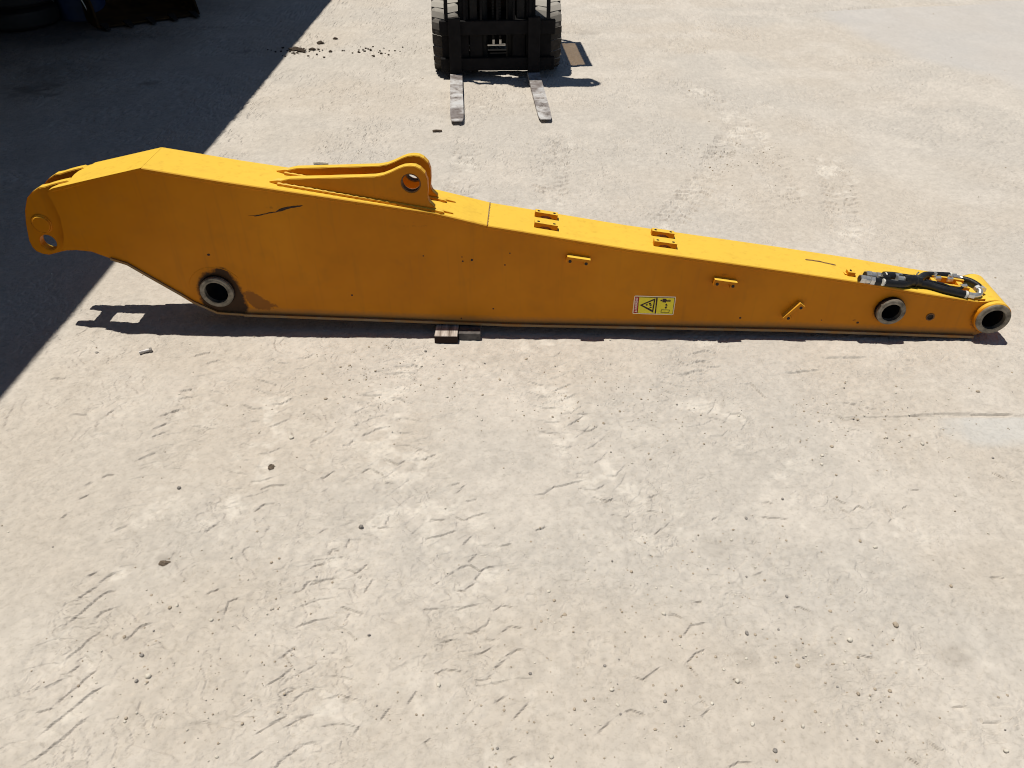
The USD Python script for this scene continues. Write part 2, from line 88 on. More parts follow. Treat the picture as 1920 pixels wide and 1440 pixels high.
def smoothpath(pts, n=6):
    from scipy.interpolate import PchipInterpolator, CubicSpline
    P = np.array(pts, float); d = np.r_[0, np.cumsum(np.linalg.norm(np.diff(P, axis=0), axis=1))]
    return PchipInterpolator(d, P)(np.linspace(0, d[-1], n * len(P)))
def rock(r, seed, flat=.7, sub=2, rough=.35):
    m = trimesh.creation.icosphere(subdivisions=sub); v = m.vertices
    k = 1 + rough * (meshkit.fbm(v * 1.6 + seed * 7.3, 3, seed) - .5) * 2
    rs = np.random.default_rng(seed); sc = rs.uniform(.75, 1.25, 3) * (1, 1, flat)
    m.vertices = v * k[:, None] * sc * r; return m

# ------------------------------------------------------------------ materials
def mat(name, nodes, links, surface='p.BSDF'): return usdkit.material(stage, '/World/Looks/' + name, nodes, links, surface=surface)
def plain(name, col, rough=.5, metal=0.0, var=.15, scale=12.0, bump=0.0, **kw):
    kw.setdefault('specular_ior_level', .3)
    c = np.array(col)
    nodes = {'g': ('geometry', {}), 'n': ('noise_texture', {'scale': scale, 'detail': 6.0, 'roughness': .6}),
             'r': ('rgb_ramp', {'ramp': [(.3, tuple(c * (1 - var))), (.7, tuple(np.minimum(c * (1 + var), 1)))]}),
             'p': ('principled_bsdf', {'roughness': rough, 'metallic': metal, **kw})}
    links = [('g.position', 'n.vector'), ('n.fac', 'r.fac'), ('r.color', 'p.base_color')]
    if bump:
        nodes['b'] = ('bump', {'strength': bump, 'distance': .01}); links += [('n.fac', 'b.height'), ('b.normal', 'p.normal')]
    return mat(name, nodes, links)
PAINT = (0.70, 0.315, 0.014)
M = {}
# machine paint: faint mottling, dusty streak towards the lower edge, slight orange peel
def paint(name, stained):
    nodes = {
    'g': ('geometry', {}), 'n1': ('noise_texture', {'scale': 1.3, 'detail': 6.0, 'roughness': .62}), 'n2': ('noise_texture', {'scale': 26.0, 'detail': 6.0, 'roughness': .65}),
    'n3': ('noise_texture', {'scale': 140.0, 'detail': 2.0}), 'n4': ('noise_texture', {'scale': 7.0, 'detail': 7.0, 'roughness': .7}), 'n5': ('noise_texture', {'scale': 2.2, 'detail': 1.0}),
    'mp': ('mapping', {'scale': (26.0, 26.0, 1.6)}), 'n6': ('noise_texture', {'scale': 1.0, 'detail': 4.0, 'roughness': .6}), 'run': ('rgb_ramp', {'ramp': [(.56, (0, 0, 0)), (.78, (.30, .30, .30))]}),
    'r1': ('rgb_ramp', {'ramp': [(.28, (.46, .148, .003)), (.5, (.53, .178, .0035)), (.72, (.59, .208, .005))]}),
    'spk': ('rgb_ramp', {'ramp': [(.72, (0, 0, 0)), (.76, (.35, .35, .35))]}), 'grm': ('rgb_ramp', {'ramp': [(.52, (0, 0, 0)), (.80, (.26, .26, .26))]}),
    'sx': ('separate_xyz', {}), 'up': ('map_range', {'from_min': .35, 'from_max': .9, 'to_min': 0.0, 'to_max': .62, 'clamp': True}), 'm0': ('mix_color', {'b': (.80, .61, .085)}),  # upward faces paler: sun and sky sheen put into the colour, with dust
    'm1': ('mix_color', {'b': (.26, .12, .022)}), 'm2': ('mix_color', {'b': (.10, .05, .02)}), 'mr': ('mix_color', {'b': (.30, .115, .012)}),
    'rr': ('map_range', {'from_min': .3, 'from_max': .7, 'to_min': .36, 'to_max': .60}),
    'b': ('bump', {'strength': .06, 'distance': .004}), 'bw': ('bump', {'strength': .25, 'distance': .010}), 'p': ('principled_bsdf', {'specular_ior_level': .13})}
    links = [('g.position', f'n{k}.vector') for k in (1, 2, 3, 4, 5)] + [('g.position', 'mp.vector'), ('mp.vector', 'n6.vector'), ('n6.fac', 'run.fac'), ('n1.fac', 'r1.fac'),
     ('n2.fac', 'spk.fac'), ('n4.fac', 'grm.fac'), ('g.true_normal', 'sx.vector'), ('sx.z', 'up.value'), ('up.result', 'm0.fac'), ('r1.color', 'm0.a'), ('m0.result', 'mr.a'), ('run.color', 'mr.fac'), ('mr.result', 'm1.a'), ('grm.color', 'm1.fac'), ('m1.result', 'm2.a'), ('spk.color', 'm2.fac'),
     ('n4.fac', 'rr.value'), ('n5.fac', 'bw.height'), ('bw.normal', 'b.normal'), ('n3.fac', 'b.height'), ('b.normal', 'p.normal')]
    if not stained: return mat(name, nodes, links + [('m2.result', 'p.base_color'), ('rr.result', 'p.roughness')])
    # the stain attribute holds grease with painted boss shade (r), rust (g) and dust (b); noise breaks up their edges
    nodes.update({'a': ('attribute', {'attribute': 'stain'}), 'sc': ('separate_color', {}), 'n7': ('noise_texture', {'scale': 38.0, 'detail': 8.0, 'roughness': .7})})
    last = 'm2.result'
    for ch, col, lo, hi, top_ in (('b', (.22, .125, .05), .40, .95, .75), ('g', (.19, .066, .011), .44, .66, .80), ('r', (.020, .012, .008), .40, .75, .96)):
        nodes.update({'x' + ch: ('math', {'math_type': 'multiply_add', 'value2': {'b': .55, 'g': 1.3, 'r': .75}[ch], 'value3': -{'b': .55, 'g': 1.3, 'r': .75}[ch] * .5}), 's' + ch: ('math', {'math_type': 'add'}), 'k' + ch: ('map_range', {'from_min': lo, 'from_max': hi, 'to_min': 0.0, 'to_max': top_, 'clamp': True}), 'w' + ch: ('mix_color', {'b': col})})
        links += [('n7.fac', f'x{ch}.value1'), (f'sc.{ch}', f's{ch}.value1'), (f'x{ch}.value', f's{ch}.value2'), (f's{ch}.value', f'k{ch}.value'), (f'k{ch}.result', f'w{ch}.fac'), (last, f'w{ch}.a')]; last = f'w{ch}.result'
    nodes['ro'] = ('mix_float', {'b': .8}); links += [('a.color', 'sc.color'), ('n7.fac', 'n7x.value1')][:1] + [('kb.result', 'ro.fac'), ('rr.result', 'ro.a'), ('ro.result', 'p.roughness'), (last, 'p.base_color')]
    return mat(name, nodes, links)
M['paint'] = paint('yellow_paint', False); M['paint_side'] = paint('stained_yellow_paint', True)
M['dustpaint'] = mat('dusty_flange_paint', {
    'g': ('geometry', {}), 'n': ('noise_texture', {'scale': 9.0, 'detail': 8.0, 'roughness': .7}), 'r': ('rgb_ramp', {'ramp': [(.35, (.30, .12, .012)), (.52, (.21, .125, .05)), (.70, (.23, .17, .11))]}),
    'p': ('principled_bsdf', {'roughness': .75})}, [('g.position', 'n.vector'), ('n.fac', 'r.fac'), ('r.color', 'p.base_color')])
M['dustband'] = plain('grey_dust_on_paint', (.32, .17, .05), .9, 0, .35, 14, specular_ior_level=.1)
M['steel'] = plain('worn_steel', (.42, .41, .38), .38, .85, .25, 30, .1)
M['ring'] = plain('scuffed_bushing_steel', (.185, .16, .125), .55, .35, .6, 24, .25)
M['bore'] = plain('greasy_bore', (.014, .011, .009), .6, .0, .4, 20, specular_ior_level=.12)
M['grease_and_shade'] = plain('black_collar_shade', (.020, .012, .009), .75, 0, .5, 18, .5, specular_ior_level=.08)  # black that stands for the shade behind the bushing rings
M['rust'] = plain('bare_rusty_primer', (.25, .085, .014), .85, 0, .5, 34, .4, specular_ior_level=.1)
M['scratch'] = plain('dark_scratch', (.035, .018, .010), .7, 0, .4, 40)
M['scuff'] = plain('brown_scuff', (.14, .07, .03), .8, 0, .3, 30)
M['hole'] = plain('bolt_hole_dark', (.02, .012, .008), .7)
M['rubber'] = plain('black_hose_rubber', (.011, .011, .012), .42, 0, .3, 60, .15)
M['chrome'] = plain('zinc_fitting', (.60, .58, .54), .28, .75, .2, 60)
M['ringw'] = plain('white_hose_band', (.60, .58, .52), .5)
for k, c, r in (('cream', (.85, .66, .44), .5), ('ink', (.035, .012, .010), .5), ('red', (.42, .025, .015), .5), ('yel', (.80, .64, .03), .45), ('wht', (.80, .70, .58), .5)): M[k] = plain('label_' + k, c, r, 0, .06, 60)
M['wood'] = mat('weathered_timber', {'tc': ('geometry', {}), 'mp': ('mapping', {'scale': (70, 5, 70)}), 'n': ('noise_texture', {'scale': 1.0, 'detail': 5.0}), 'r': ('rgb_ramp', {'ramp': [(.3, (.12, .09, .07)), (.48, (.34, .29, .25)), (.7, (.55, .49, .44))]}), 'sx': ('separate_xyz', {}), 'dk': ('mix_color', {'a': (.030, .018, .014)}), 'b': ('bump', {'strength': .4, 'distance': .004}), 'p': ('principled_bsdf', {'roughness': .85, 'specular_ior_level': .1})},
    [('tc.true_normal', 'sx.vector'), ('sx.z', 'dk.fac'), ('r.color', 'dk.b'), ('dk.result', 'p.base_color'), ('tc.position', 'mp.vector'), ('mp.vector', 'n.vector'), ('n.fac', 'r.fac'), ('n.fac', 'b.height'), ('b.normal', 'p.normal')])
M['wood2'] = plain('dark_old_timber', (.10, .09, .085), .85, 0, .4, 25, .4, specular_ior_level=.1)
M['tyre'] = mat('sunlit_dusty_tyre_rubber', {'g': ('geometry', {}), 'n': ('noise_texture', {'scale': 18.0, 'detail': 6.0, 'roughness': .65}), 'r': ('rgb_ramp', {'ramp': [(.35, (.022, .018, .016)), (.65, (.05, .042, .035))]}),
    'sx': ('separate_xyz', {}), 'u': ('map_range', {'from_min': .2, 'from_max': .8, 'to_min': .04, 'to_max': .8, 'clamp': True}), 'm': ('mix_color', {'b': (.46, .43, .38)}), 'b': ('bump', {'strength': .3, 'distance': .006}), 'p': ('principled_bsdf', {'roughness': .92, 'specular_ior_level': .1})},  # tops paled: sunlit brightness painted in along with dust
    [('g.position', 'n.vector'), ('n.fac', 'r.fac'), ('g.true_normal', 'sx.vector'), ('sx.z', 'u.value'), ('u.result', 'm.fac'), ('r.color', 'm.a'), ('m.result', 'p.base_color'), ('n.fac', 'b.height'), ('b.normal', 'p.normal')])
M['fblack'] = plain('forklift_black', (.009, .008, .008), .75, 0, .4, 10, specular_ior_level=.12)
M['forange'] = plain('forklift_brown_paint', (.03, .016, .008), .7, 0, .3, 8, specular_ior_level=.12)
M['fgrey'] = plain('forklift_dark_steel', (.014, .013, .012), .7, .0, .3, 15, specular_ior_level=.15)
M['fork'] = mat('worn_fork_steel', {'g': ('geometry', {}), 'n': ('noise_texture', {'scale': 9.0, 'detail': 9.0, 'roughness': .72}), 'n2': ('noise_texture', {'scale': 3.2, 'detail': 5.0}),
    'r': ('rgb_ramp', {'ramp': [(.33, (.12, .10, .085)), (.43, (.38, .35, .33)), (.56, (.56, .55, .54)), (.75, (.46, .46, .48))]}), 'r2': ('rgb_ramp', {'ramp': [(.42, (.28, .23, .22)), (.54, (1, 1, 1))]}), 'mm': ('mix_color', {'blend_type': 'multiply', 'fac': .8}),
    'b': ('bump', {'strength': .2, 'distance': .004}), 'p': ('principled_bsdf', {'roughness': .55, 'metallic': .25})},
    [('g.position', 'n.vector'), ('g.position', 'n2.vector'), ('n.fac', 'r.fac'), ('n2.fac', 'r2.fac'), ('r.color', 'mm.a'), ('r2.color', 'mm.b'), ('mm.result', 'p.base_color'), ('n.fac', 'b.height'), ('b.normal', 'p.normal')])
M['tint'] = mat('brown_tinted_roof_pane', {'t': ('transparent_bsdf', {'color': (.62, .55, .46)}), 'gl': ('glossy_bsdf', {'roughness': .15, 'color': (.8, .8, .8)}), 'f': ('fresnel', {'IOR': 1.45}), 'm': ('mix_closure', {})},
    [('f.fac', 'm.fac'), ('t.BSDF', 'm.closure1'), ('gl.BSDF', 'm.closure2')], surface='m.closure')
M['roof'] = plain('shed_sheet_metal', (.16, .16, .17), .6, .2, .2, 2)
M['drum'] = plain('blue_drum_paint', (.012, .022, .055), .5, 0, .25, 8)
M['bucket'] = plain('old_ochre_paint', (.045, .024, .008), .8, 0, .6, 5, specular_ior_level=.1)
M['dark'] = plain('dark_oily_iron', (.010, .009, .008), .7, 0, .4, 10)
M['clod'] = plain('dark_dried_mud', (.105, .080, .058), .95, 0, .5, 80, .6)
M['mud'] = plain('dark_brown_mud', (.045, .032, .022), .95, 0, .5, 60, .6)
M['pale'] = plain('pale_stone', (.52, .48, .41), .85, 0, .2, 60, .4)
M['tan'] = plain('tan_stone', (.36, .30, .23), .9, 0, .25, 60, .4)
M['grey'] = plain('grey_stone', (.24, .22, .20), .9, 0, .3, 60, .4)

# ------------------------------------------------------------------ ground: one sheet, dense near the camera, running to the horizon
def axis(dense0, dense1, step, mid, midstep, far):
    a = list(np.arange(dense0, dense1 + 1e-6, step))
    for sgn, lst in ((1, mid[1]), (-1, mid[0])):
        x = a[-1] if sgn > 0 else a[0]; new = []
        st = midstep
        while abs(x - lst) > st * .5 and (x - lst) * sgn < 0: x += sgn * st; new.append(x)
        while abs(x) < far: st *= 1.35; x += sgn * st; new.append(x)
        a = a + new if sgn > 0 else new[::-1] + a
    return np.array(a)
XS = axis(-3.4, 3.4, .0066, (-7.0, 8.6), .026, 420.0)
ys = [.75]
while ys[-1] < 14.5: ys.append(ys[-1] + max(.0048, .0019 * (2.7 ** 2 + ys[-1] ** 2) / 2.7 * .62))
st = .05; back = []; y = .75
while y > -420: st *= 1.35; y -= st; back.append(y)
st = .06; y = ys[-1]
while y < 420: st *= 1.3; y += st; ys.append(y)
YS = np.array(back[::-1] + ys)
GX, GY = np.meshgrid(XS, YS)
NEAR = (np.abs(GX) < 9) & (GY > .5) & (GY < 16)
P3 = np.stack([GX, GY, 0 * GX], -1)
ii = np.nonzero(NEAR.any(1))[0]; jj = np.nonzero(NEAR.any(0))[0]
SL = (slice(ii[0], ii[-1] + 1), slice(jj[0], jj[-1] + 1))
X, Y = GX[SL], GY[SL]; Q = P3[SL]
def nz(scale, seed, octv=1, off=0, warp=None):
    q = Q * scale + off
    if warp is not None: q = q + warp
    return meshkit.fbm(q, octv, seed) if octv > 1 else meshkit.noise(q, seed)
macro = nz(.55, 3, 3); big = nz(1.15, 11, 3); med = nz(4.2, 21, 3)
H = .022 * (macro - .5) + .008 * (med - .5)
ww = np.stack([nz(5, 31), nz(5, 32), 0 * X], -1) * .8
def along(path, w):
    d = np.full(X.shape, 9.0)
    for a, c in zip(path[:-1], path[1:]):
        a = np.array(a); e = np.array(c) - a; l = np.hypot(*e); e = e / l; t = np.clip((X - a[0]) * e[0] + (Y - a[1]) * e[1], 0, l)
        d = np.minimum(d, np.hypot(X - a[0] - t * e[0], Y - a[1] - t * e[1]))
    return np.clip((w * .5 - d + .10 * (med - .5)) / .07, 0, 1)
BAND = np.zeros_like(X)
for pth, w in T['bands']: BAND = np.maximum(BAND, along(pth, w))
loose = np.clip((nz(1.4, 63, 2) - .40) / .16, 0, 1)
REL = np.clip(.28 + .70 * loose + .75 * BAND, 0, 1.4)
H -= .006 * BAND
REL = REL * (1 + .9 * np.clip((Y - 4.6) / 3, 0, 1))
# little broken scarps: each falls off towards the viewer
def scarps(n, mask, depth, sharp=.14):
    fr = n - np.floor(n)
    return -depth * mask * np.where(fr < sharp, 1 - fr / sharp, 0) ** .7 * 0 + depth * mask * np.where(fr < 1 - sharp, -(fr) * .9, -(1 - sharp) * .9 * (1 - fr) / sharp)
curve = -.11 * X ** 2 + .05 * X
f1 = nz(3.4, 41, 3, 0, ww); f2 = nz(7.5, 51, 3, 4.0, ww)
m1 = np.clip((nz(8.0, 61, 2) - .49) / .07, 0, 1) * np.clip((nz(1.3, 62, 2) - .36) / .2, 0, 1)
m2 = np.clip((nz(13.0, 71, 2) - .45) / .08, 0, 1) * np.clip((nz(1.7, 72, 2) - .40) / .18, 0, 1)
H += scarps(-(Y + curve) * 6.0 + 3.0 * f1, m1 * REL * (1 - .6 * BAND), .0064, .08)
H += scarps(-(Y + curve * 1.3) * 11.0 + 3.2 * f2, m2 * REL * (1 - .5 * BAND), .0064, .10)
f3 = nz(16.0, 81, 2, 9.0)
m3 = np.clip((nz(7.0, 82, 2) - .46) / .12, 0, 1)
H += scarps(-(Y + curve) * 20.0 + 4.5 * f3, m3 * REL, .0042, .14)
H += (.0018 + .0022 * REL) * (nz(22.0, 91, 2) - .5) + (.0014 + .0020 * REL) * (nz(60.0, 92) - .5)
grip = np.zeros_like(H)
def cut(poly, depth, ramp=.020, wall=.003, lift=.3):
    """a scarp along a line: steep on the far side, easing out towards the viewer"""
    P = np.array(poly); b = .09
    i0, i1 = np.searchsorted(Y[:, 0], [P[:, 1].min() - b, P[:, 1].max() + b]); j0, j1 = np.searchsorted(X[0], [P[:, 0].min() - b, P[:, 0].max() + b])
    if i1 <= i0 or j1 <= j0: return
    x, y = X[i0:i1, j0:j1], Y[i0:i1, j0:j1]; x = x + .020 * (f2[i0:i1, j0:j1] - .5); y = y + .022 * (f2[i0:i1, j0:j1] - .5) + .008 * (f3[i0:i1, j0:j1] - .5)
    best = np.full(x.shape, 9.0); sg = np.zeros(x.shape)
    L = np.r_[0, np.cumsum(np.linalg.norm(np.diff(P, axis=0), axis=1))]; tt = np.zeros(x.shape)
    for k, (a, c) in enumerate(zip(P[:-1], P[1:])):
        d = c - a; l = max(np.linalg.norm(d), 1e-6); d = d / l
        t = np.clip((x - a[0]) * d[0] + (y - a[1]) * d[1], 0, l); ex, ey = x - a[0] - t * d[0], y - a[1] - t * d[1]
        dist = np.hypot(ex, ey); nrm = np.array([-d[1], d[0]]); nrm = nrm if nrm[1] >= 0 else -nrm
        side = ex * nrm[0] + ey * nrm[1]; s = dist < best
        best = np.where(s, dist, best); sg = np.where(s, np.where(side >= 0, 1, -1), sg); tt = np.where(s, (L[k] + t) / L[-1], tt)
    fade = np.clip(np.minimum(tt, 1 - tt) / .12, .25, 1)
    low = np.where(sg < 0, np.exp(-best / ramp), np.clip(1 - best / wall, 0, 1)); up = np.where(sg > 0, np.exp(-((best - .012) / .016) ** 2), 0) * lift
    H[i0:i1, j0:j1] += depth * fade * (up - low)
for s in T['str']:
    yy = np.mean([q[1] for q in s]); cut(s, .0068 if yy < 3.4 else .0085)
# lug prints of wheels that have crossed the yard
rng = np.random.default_rng(5)
def track(path, width, pitch, keep=.85, depth=.0046):
    P = np.array(path); L = np.r_[0, np.cumsum(np.hypot(*np.diff(P, axis=0).T))]; k = int(L[-1] / pitch)
    for i in range(k):
        t = (i + .5) * pitch; c = np.array([np.interp(t, L, P[:, 0]), np.interp(t, L, P[:, 1])]); e = np.array([np.interp(t + .05, L, P[:, 0]), np.interp(t + .05, L, P[:, 1])]) - c
        if np.hypot(*e) < 1e-4: continue
        d = e / np.hypot(*e); n = np.array([-d[1], d[0]])
        for sgn in (-1, 1):
            if rng.random() > keep: continue
            o = c + d * (pitch * .5 if sgn > 0 else 0)
            a = o + n * sgn * width * rng.uniform(-.02, .08); b_ = o + n * sgn * width * rng.uniform(.38, .50) - d * width * rng.uniform(.10, .20)
            mid = a * .55 + b_ * .45 + d * rng.uniform(.0, .03)
            cut([tuple(a), tuple(mid), tuple(b_)], (depth if c[1] < 4.2 else depth * 2.2) * rng.uniform(.5, 1.15) * (.45 + .75 * float(np.clip((meshkit.noise(np.array([o[0] * 2.1, o[1] * 2.1, 7.0]), 4) - .3) / .35, 0, 1))), *((.022, .003, .5) if c[1] < 4.2 else (.05, .012, .6)))
for pth, w in T['bands']: track(pth, w, .085 if pth[0][1] > 4.2 else .105)
# smoother bare concrete: broad apron at the far right, with its crack, and a scraped corner at the right edge
conc = np.clip(((X - 4.15) + (np.interp(Y, [8.0, 9.0, 10.2, 11.2, 12.8, 13.2], [2.4, 1.35, .75, .45, .15, 3.0]) * -1) + (big - .5) * .5) / .35, 0, 1) * (Y > 8)
conc *= np.clip((np.interp(X, [3.6, 4.5, 5.1, 6.0, 7.3], [12.37, 12.75, 12.94, 13.2, 13.46]) - Y) / .05, 0, 1)
pat = np.clip((X - 2.24 + (med - .5) * .25) / .12, 0, 1) * np.clip((3.30 - Y + (f3 - .5) * .02) / .012, 0, 1) * np.clip((Y - 3.10 + .25 * (X - 2.3) + (med - .5) * .3) / .12, 0, 1)
flat = np.maximum(conc, pat); base = .022 * (macro - .5)
H = H * (1 - flat) + (base * .5 - .006 * pat) * flat
cut([q for q in T['crack']], .022, .05, .02)
cut([(1.70, 3.285), (2.05, 3.30), (2.4, 3.315), (3.0, 3.31)], .005, .05)
Z = np.zeros_like(GX); edge = np.clip(np.minimum(np.minimum(9 - np.abs(X), Y - .5), 16 - Y) / .6, 0, 1); Z[SL] = H * edge
lum = nz(2.3, 101, 4); tone = nz(.8, 103, 3); fine = nz(34.0, 105, 2)
def mix(a, b, t): return a + (b - a) * t[..., None]
warm, greyish, dusty = np.array([.458, .411, .354]), np.array([.446, .410, .364]), np.array([.500, .456, .402])
col = mix(warm + 0 * Q, greyish, np.clip((tone - .42) / .2, 0, 1)); col = mix(col, dusty, np.clip((lum - .5) / .2, 0, 1) * .7)
fl = np.clip((nz(13.0, 107, 3) - .55) / .12, 0, 1) * np.clip((nz(1.9, 108, 2) - .4) / .2, 0, 1)
col = mix(col, np.array([.61, .565, .50]), fl * (.15 + .35 * BAND))
col *= (1 + .22 * (fine - .5))[..., None]
col = mix(col, np.array([.44, .425, .415]), conc * .5); col = mix(col, np.array([.48, .485, .475]), pat * .5)
for k, (sx, sy) in enumerate(T['stain']):
    r = [.05, .05, .045, .05, .07, .05, .06, .10, .45, .16, .14, .3][k]; d = np.hypot(X - sx, (Y - sy) * (1.0 if k < 7 else 1.6)) / r + (f2 - .5) * 2.2 + (f3 - .5) * 1.2
    col = mix(col, np.array([.15, .125, .10]), np.clip(1.0 - d, 0, 1) * [.28, .15, .2, .2, .12, .4, .15, .12, .6, .7, .7, .25][k])
shed_shade = np.clip((-3.9 - X + (big - .5)) / 2.0, 0, 1) * np.clip((Y - 7.2 + (big - .5) * 2) / 4.2, 0, 1)      # dark under the shed roof, painted into the floor colour
col = mix(col, np.array([.055, .05, .045]), shed_shade * .92)
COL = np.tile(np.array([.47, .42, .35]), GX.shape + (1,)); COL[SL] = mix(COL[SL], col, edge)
def grid_mesh(path, V, nr, nc, m):
    i = np.arange(nr - 1)[:, None] * nc + np.arange(nc - 1)[None]
    f = np.stack([i, i + 1, i + 1 + nc, i + nc], -1).reshape(-1, 4)
    g = UsdGeom.Mesh.Define(stage, path); v = V.reshape(-1, 3)
    g.CreatePointsAttr(Vt.Vec3fArray.FromNumpy(v.astype(np.float32))); g.CreateFaceVertexCountsAttr(Vt.IntArray.FromNumpy(np.full(len(f), 4, np.int32)))
    g.CreateFaceVertexIndicesAttr(Vt.IntArray.FromNumpy(f.astype(np.int32).ravel())); g.CreateSubdivisionSchemeAttr('none')
    UsdShade.MaterialBindingAPI.Apply(g.GetPrim()).Bind(m); return g
M['ground'] = mat('dusty_yard_dirt', {
    'a': ('attribute', {'attribute': 'gcol'}), 'g': ('geometry', {}), 'n': ('noise_texture', {'scale': 55.0, 'detail': 8.0, 'roughness': .65}), 'n2': ('noise_texture', {'scale': 210.0, 'detail': 4.0, 'roughness': .7}),
    'r': ('rgb_ramp', {'ramp': [(.25, (.80, .79, .77)), (.5, (1, 1, 1)), (.8, (1.0, 1.0, 1.0))]}), 'mm': ('mix_color', {'blend_type': 'multiply', 'fac': 1.0}),
    'mp': ('mapping', {'scale': (20.0, 30.0, 20.0)}), 'n3': ('noise_texture', {'scale': 1.0, 'detail': 5.0, 'roughness': .62, 'distortion': 1.4}), 'n4': ('noise_texture', {'scale': 2.6, 'detail': 3.0}), 'mk': ('rgb_ramp', {'ramp': [(.40, (0, 0, 0)), (.62, (1, 1, 1))]}),
    'r3': ('rgb_ramp', {'ramp': [(.30, (.0, .0, .0)), (.46, (.42, .42, .42)), (.50, (.62, .62, .62)), (.75, (1, 1, 1))]}), 'mu': ('math', {'math_type': 'multiply'}),
    'b': ('bump', {'strength': .8, 'distance': .005}), 'b2': ('bump', {'strength': .5, 'distance': .0018}), 'b3': ('bump', {'strength': .45, 'distance': .007}), 'p': ('principled_bsdf', {'roughness': .92, 'specular_ior_level': .25})},
    [('g.position', 'n.vector'), ('g.position', 'n2.vector'), ('n.fac', 'r.fac'), ('a.color', 'mm.a'), ('r.color', 'mm.b'), ('mm.result', 'p.base_color'),
     ('g.position', 'mp.vector'), ('mp.vector', 'n3.vector'), ('g.position', 'n4.vector'), ('n4.fac', 'mk.fac'), ('n3.fac', 'r3.fac'), ('r3.color', 'mu.value1'), ('mk.color', 'mu.value2'), ('mu.value', 'b3.height'), ('b3.normal', 'b.normal'),
     ('n.fac', 'b.height'), ('n2.fac', 'b2.height'), ('b.normal', 'b2.normal'), ('b2.normal', 'p.normal')])
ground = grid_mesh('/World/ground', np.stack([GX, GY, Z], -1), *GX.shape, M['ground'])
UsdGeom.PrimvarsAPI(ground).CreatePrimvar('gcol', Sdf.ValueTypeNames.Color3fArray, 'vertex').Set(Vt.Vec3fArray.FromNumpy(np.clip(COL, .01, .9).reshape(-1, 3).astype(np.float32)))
tag(ground.GetPrim(), 'dusty beige packed dirt yard with wheel prints and cracks', None, None, 'structure')
def gz(x, y):
    j, i = np.searchsorted(XS, x), np.searchsorted(YS, y); return float(Z[min(i, len(YS) - 1), min(j, len(XS) - 1)])

# ------------------------------------------------------------------ open shed on the left, outside the frame but for its shade
shed = thing('open_shed', 'dark open-sided shed whose roof shades the left of the yard', 'shed', (-9.0, 8.0, 0))
roof_with_added_wing = cat(box(-9, 5.13, -6.6, 16, 5.0, 5.12), box(-9, 6.30, -18, -6.601, 5.0, 5.12)); obj('roof', roof_with_added_wing, M['roof'], shed)  # second box is an unseen wing, added to dim the left of the arm
obj('wall', box(-9.0, -8.85, -18, 16, 0, 5.0), M['roof'], shed); obj('wall', box(-8.85, .4, 15.85, 16, 0, 5.0), M['roof'], shed)
for yy in (-13, -7.5, -1.5, 4.6, 10.0): obj('post', box(.2, .42, yy - .1, yy + .1, 0, 5.0, .01), M['roof'], shed)

# ------------------------------------------------------------------ the excavator arm
arm = thing('excavator_arm', 'long yellow excavator arm lying across the dirt yard', 'excavator arm', T['origin'], T['psi'])
W = .30
top, bot = np.array(T['top']), np.array(T['bot'])
def hat(pts, s): return np.interp(s, pts[:, 0], pts[:, 1])
bl, bm, br = T['boss_l'], T['boss_m'], T['boss_r']
tip = [(br[0] - .015 + .108 * math.cos(a), br[1] + .108 * math.sin(a)) for a in np.linspace(1.9, -1.1, 16)]
side = Polygon([tuple(q) for q in top[:-1]] + [(-.07, hat(top, -.07))] + tip + [tuple(q) for q in bot[::-1]] + [tuple(q) for q in T['leftend']]).buffer(0)
side = side.buffer(-.004)
hole = lambda c, r: Point(*c).buffer(r, 24)
cut_side = side.difference(unary_union([hole(bl, .074), hole(bm, .058), hole(br, .066), hole(T['hole'], .018)]))
skin = []; gx = np.arange(-5.5, .2, .02); gh = np.arange(0.0, 1.06, .02); import shapely
cell = shapely.box(*[q.ravel() for q in np.meshgrid(gx, gh)], *[q.ravel() for q in np.meshgrid(gx + .02, gh + .02)]); shapely.prepare(cut_side)
inn = shapely.contains(cut_side, cell); part = shapely.intersection(cell[~inn & shapely.intersects(cut_side, cell)], cut_side)
bb = shapely.bounds(cell[inn]); k_ = len(bb); qv = np.stack([bb[:, [0, 1]], bb[:, [2, 1]], bb[:, [2, 3]], bb[:, [0, 3]]], 1).reshape(-1, 2); qi = np.arange(k_)[:, None] * 4
PV, PF = [qv], [np.concatenate([qi + (0, 1, 2), qi + (0, 2, 3)])]; o_ = len(qv)
for g_ in part:
    for h_ in getattr(g_, 'geoms', [g_]):
        if h_.geom_type == 'Polygon' and h_.area > 1e-8:
            a_, b_ = trimesh.creation.triangulate_polygon(h_, engine='earcut'); PV.append(a_); PF.append(b_ + o_); o_ += len(a_)
PV = np.vstack(PV); back = ext(cut_side, .0004, .014)
sp = trimesh.util.concatenate([trimesh.Trimesh(np.stack([PV[:, 0], 0 * PV[:, 0], PV[:, 1]], 1), np.vstack(PF), process=False), back]); sv = sp.vertices; SX, SH = sv[:, 0], sv[:, 2]
pl = usdkit.mesh(stage, where(arm, 'side_plate'), sp, M['paint_side'], False)
PTS = shapely.points(SX, SH)
def pdist(poly):
    pg = Polygon(poly).buffer(0); pt = PTS; return np.where(shapely.contains(pg, pt), -1, 1) * shapely.distance(pg.exterior, pt)
nbig = meshkit.fbm(np.stack([SX * 9, 0 * SX, SH * 9], 1), 3, 5) - .5
def soft(d, w): return np.clip(.55 - d / w, 0, 1.1)
dl = np.hypot(SX - bl[0], SH - bl[1]); dm = np.hypot(SX - bm[0], SH - bm[1]); dr_ = np.hypot(SX - br[0], SH - br[1])
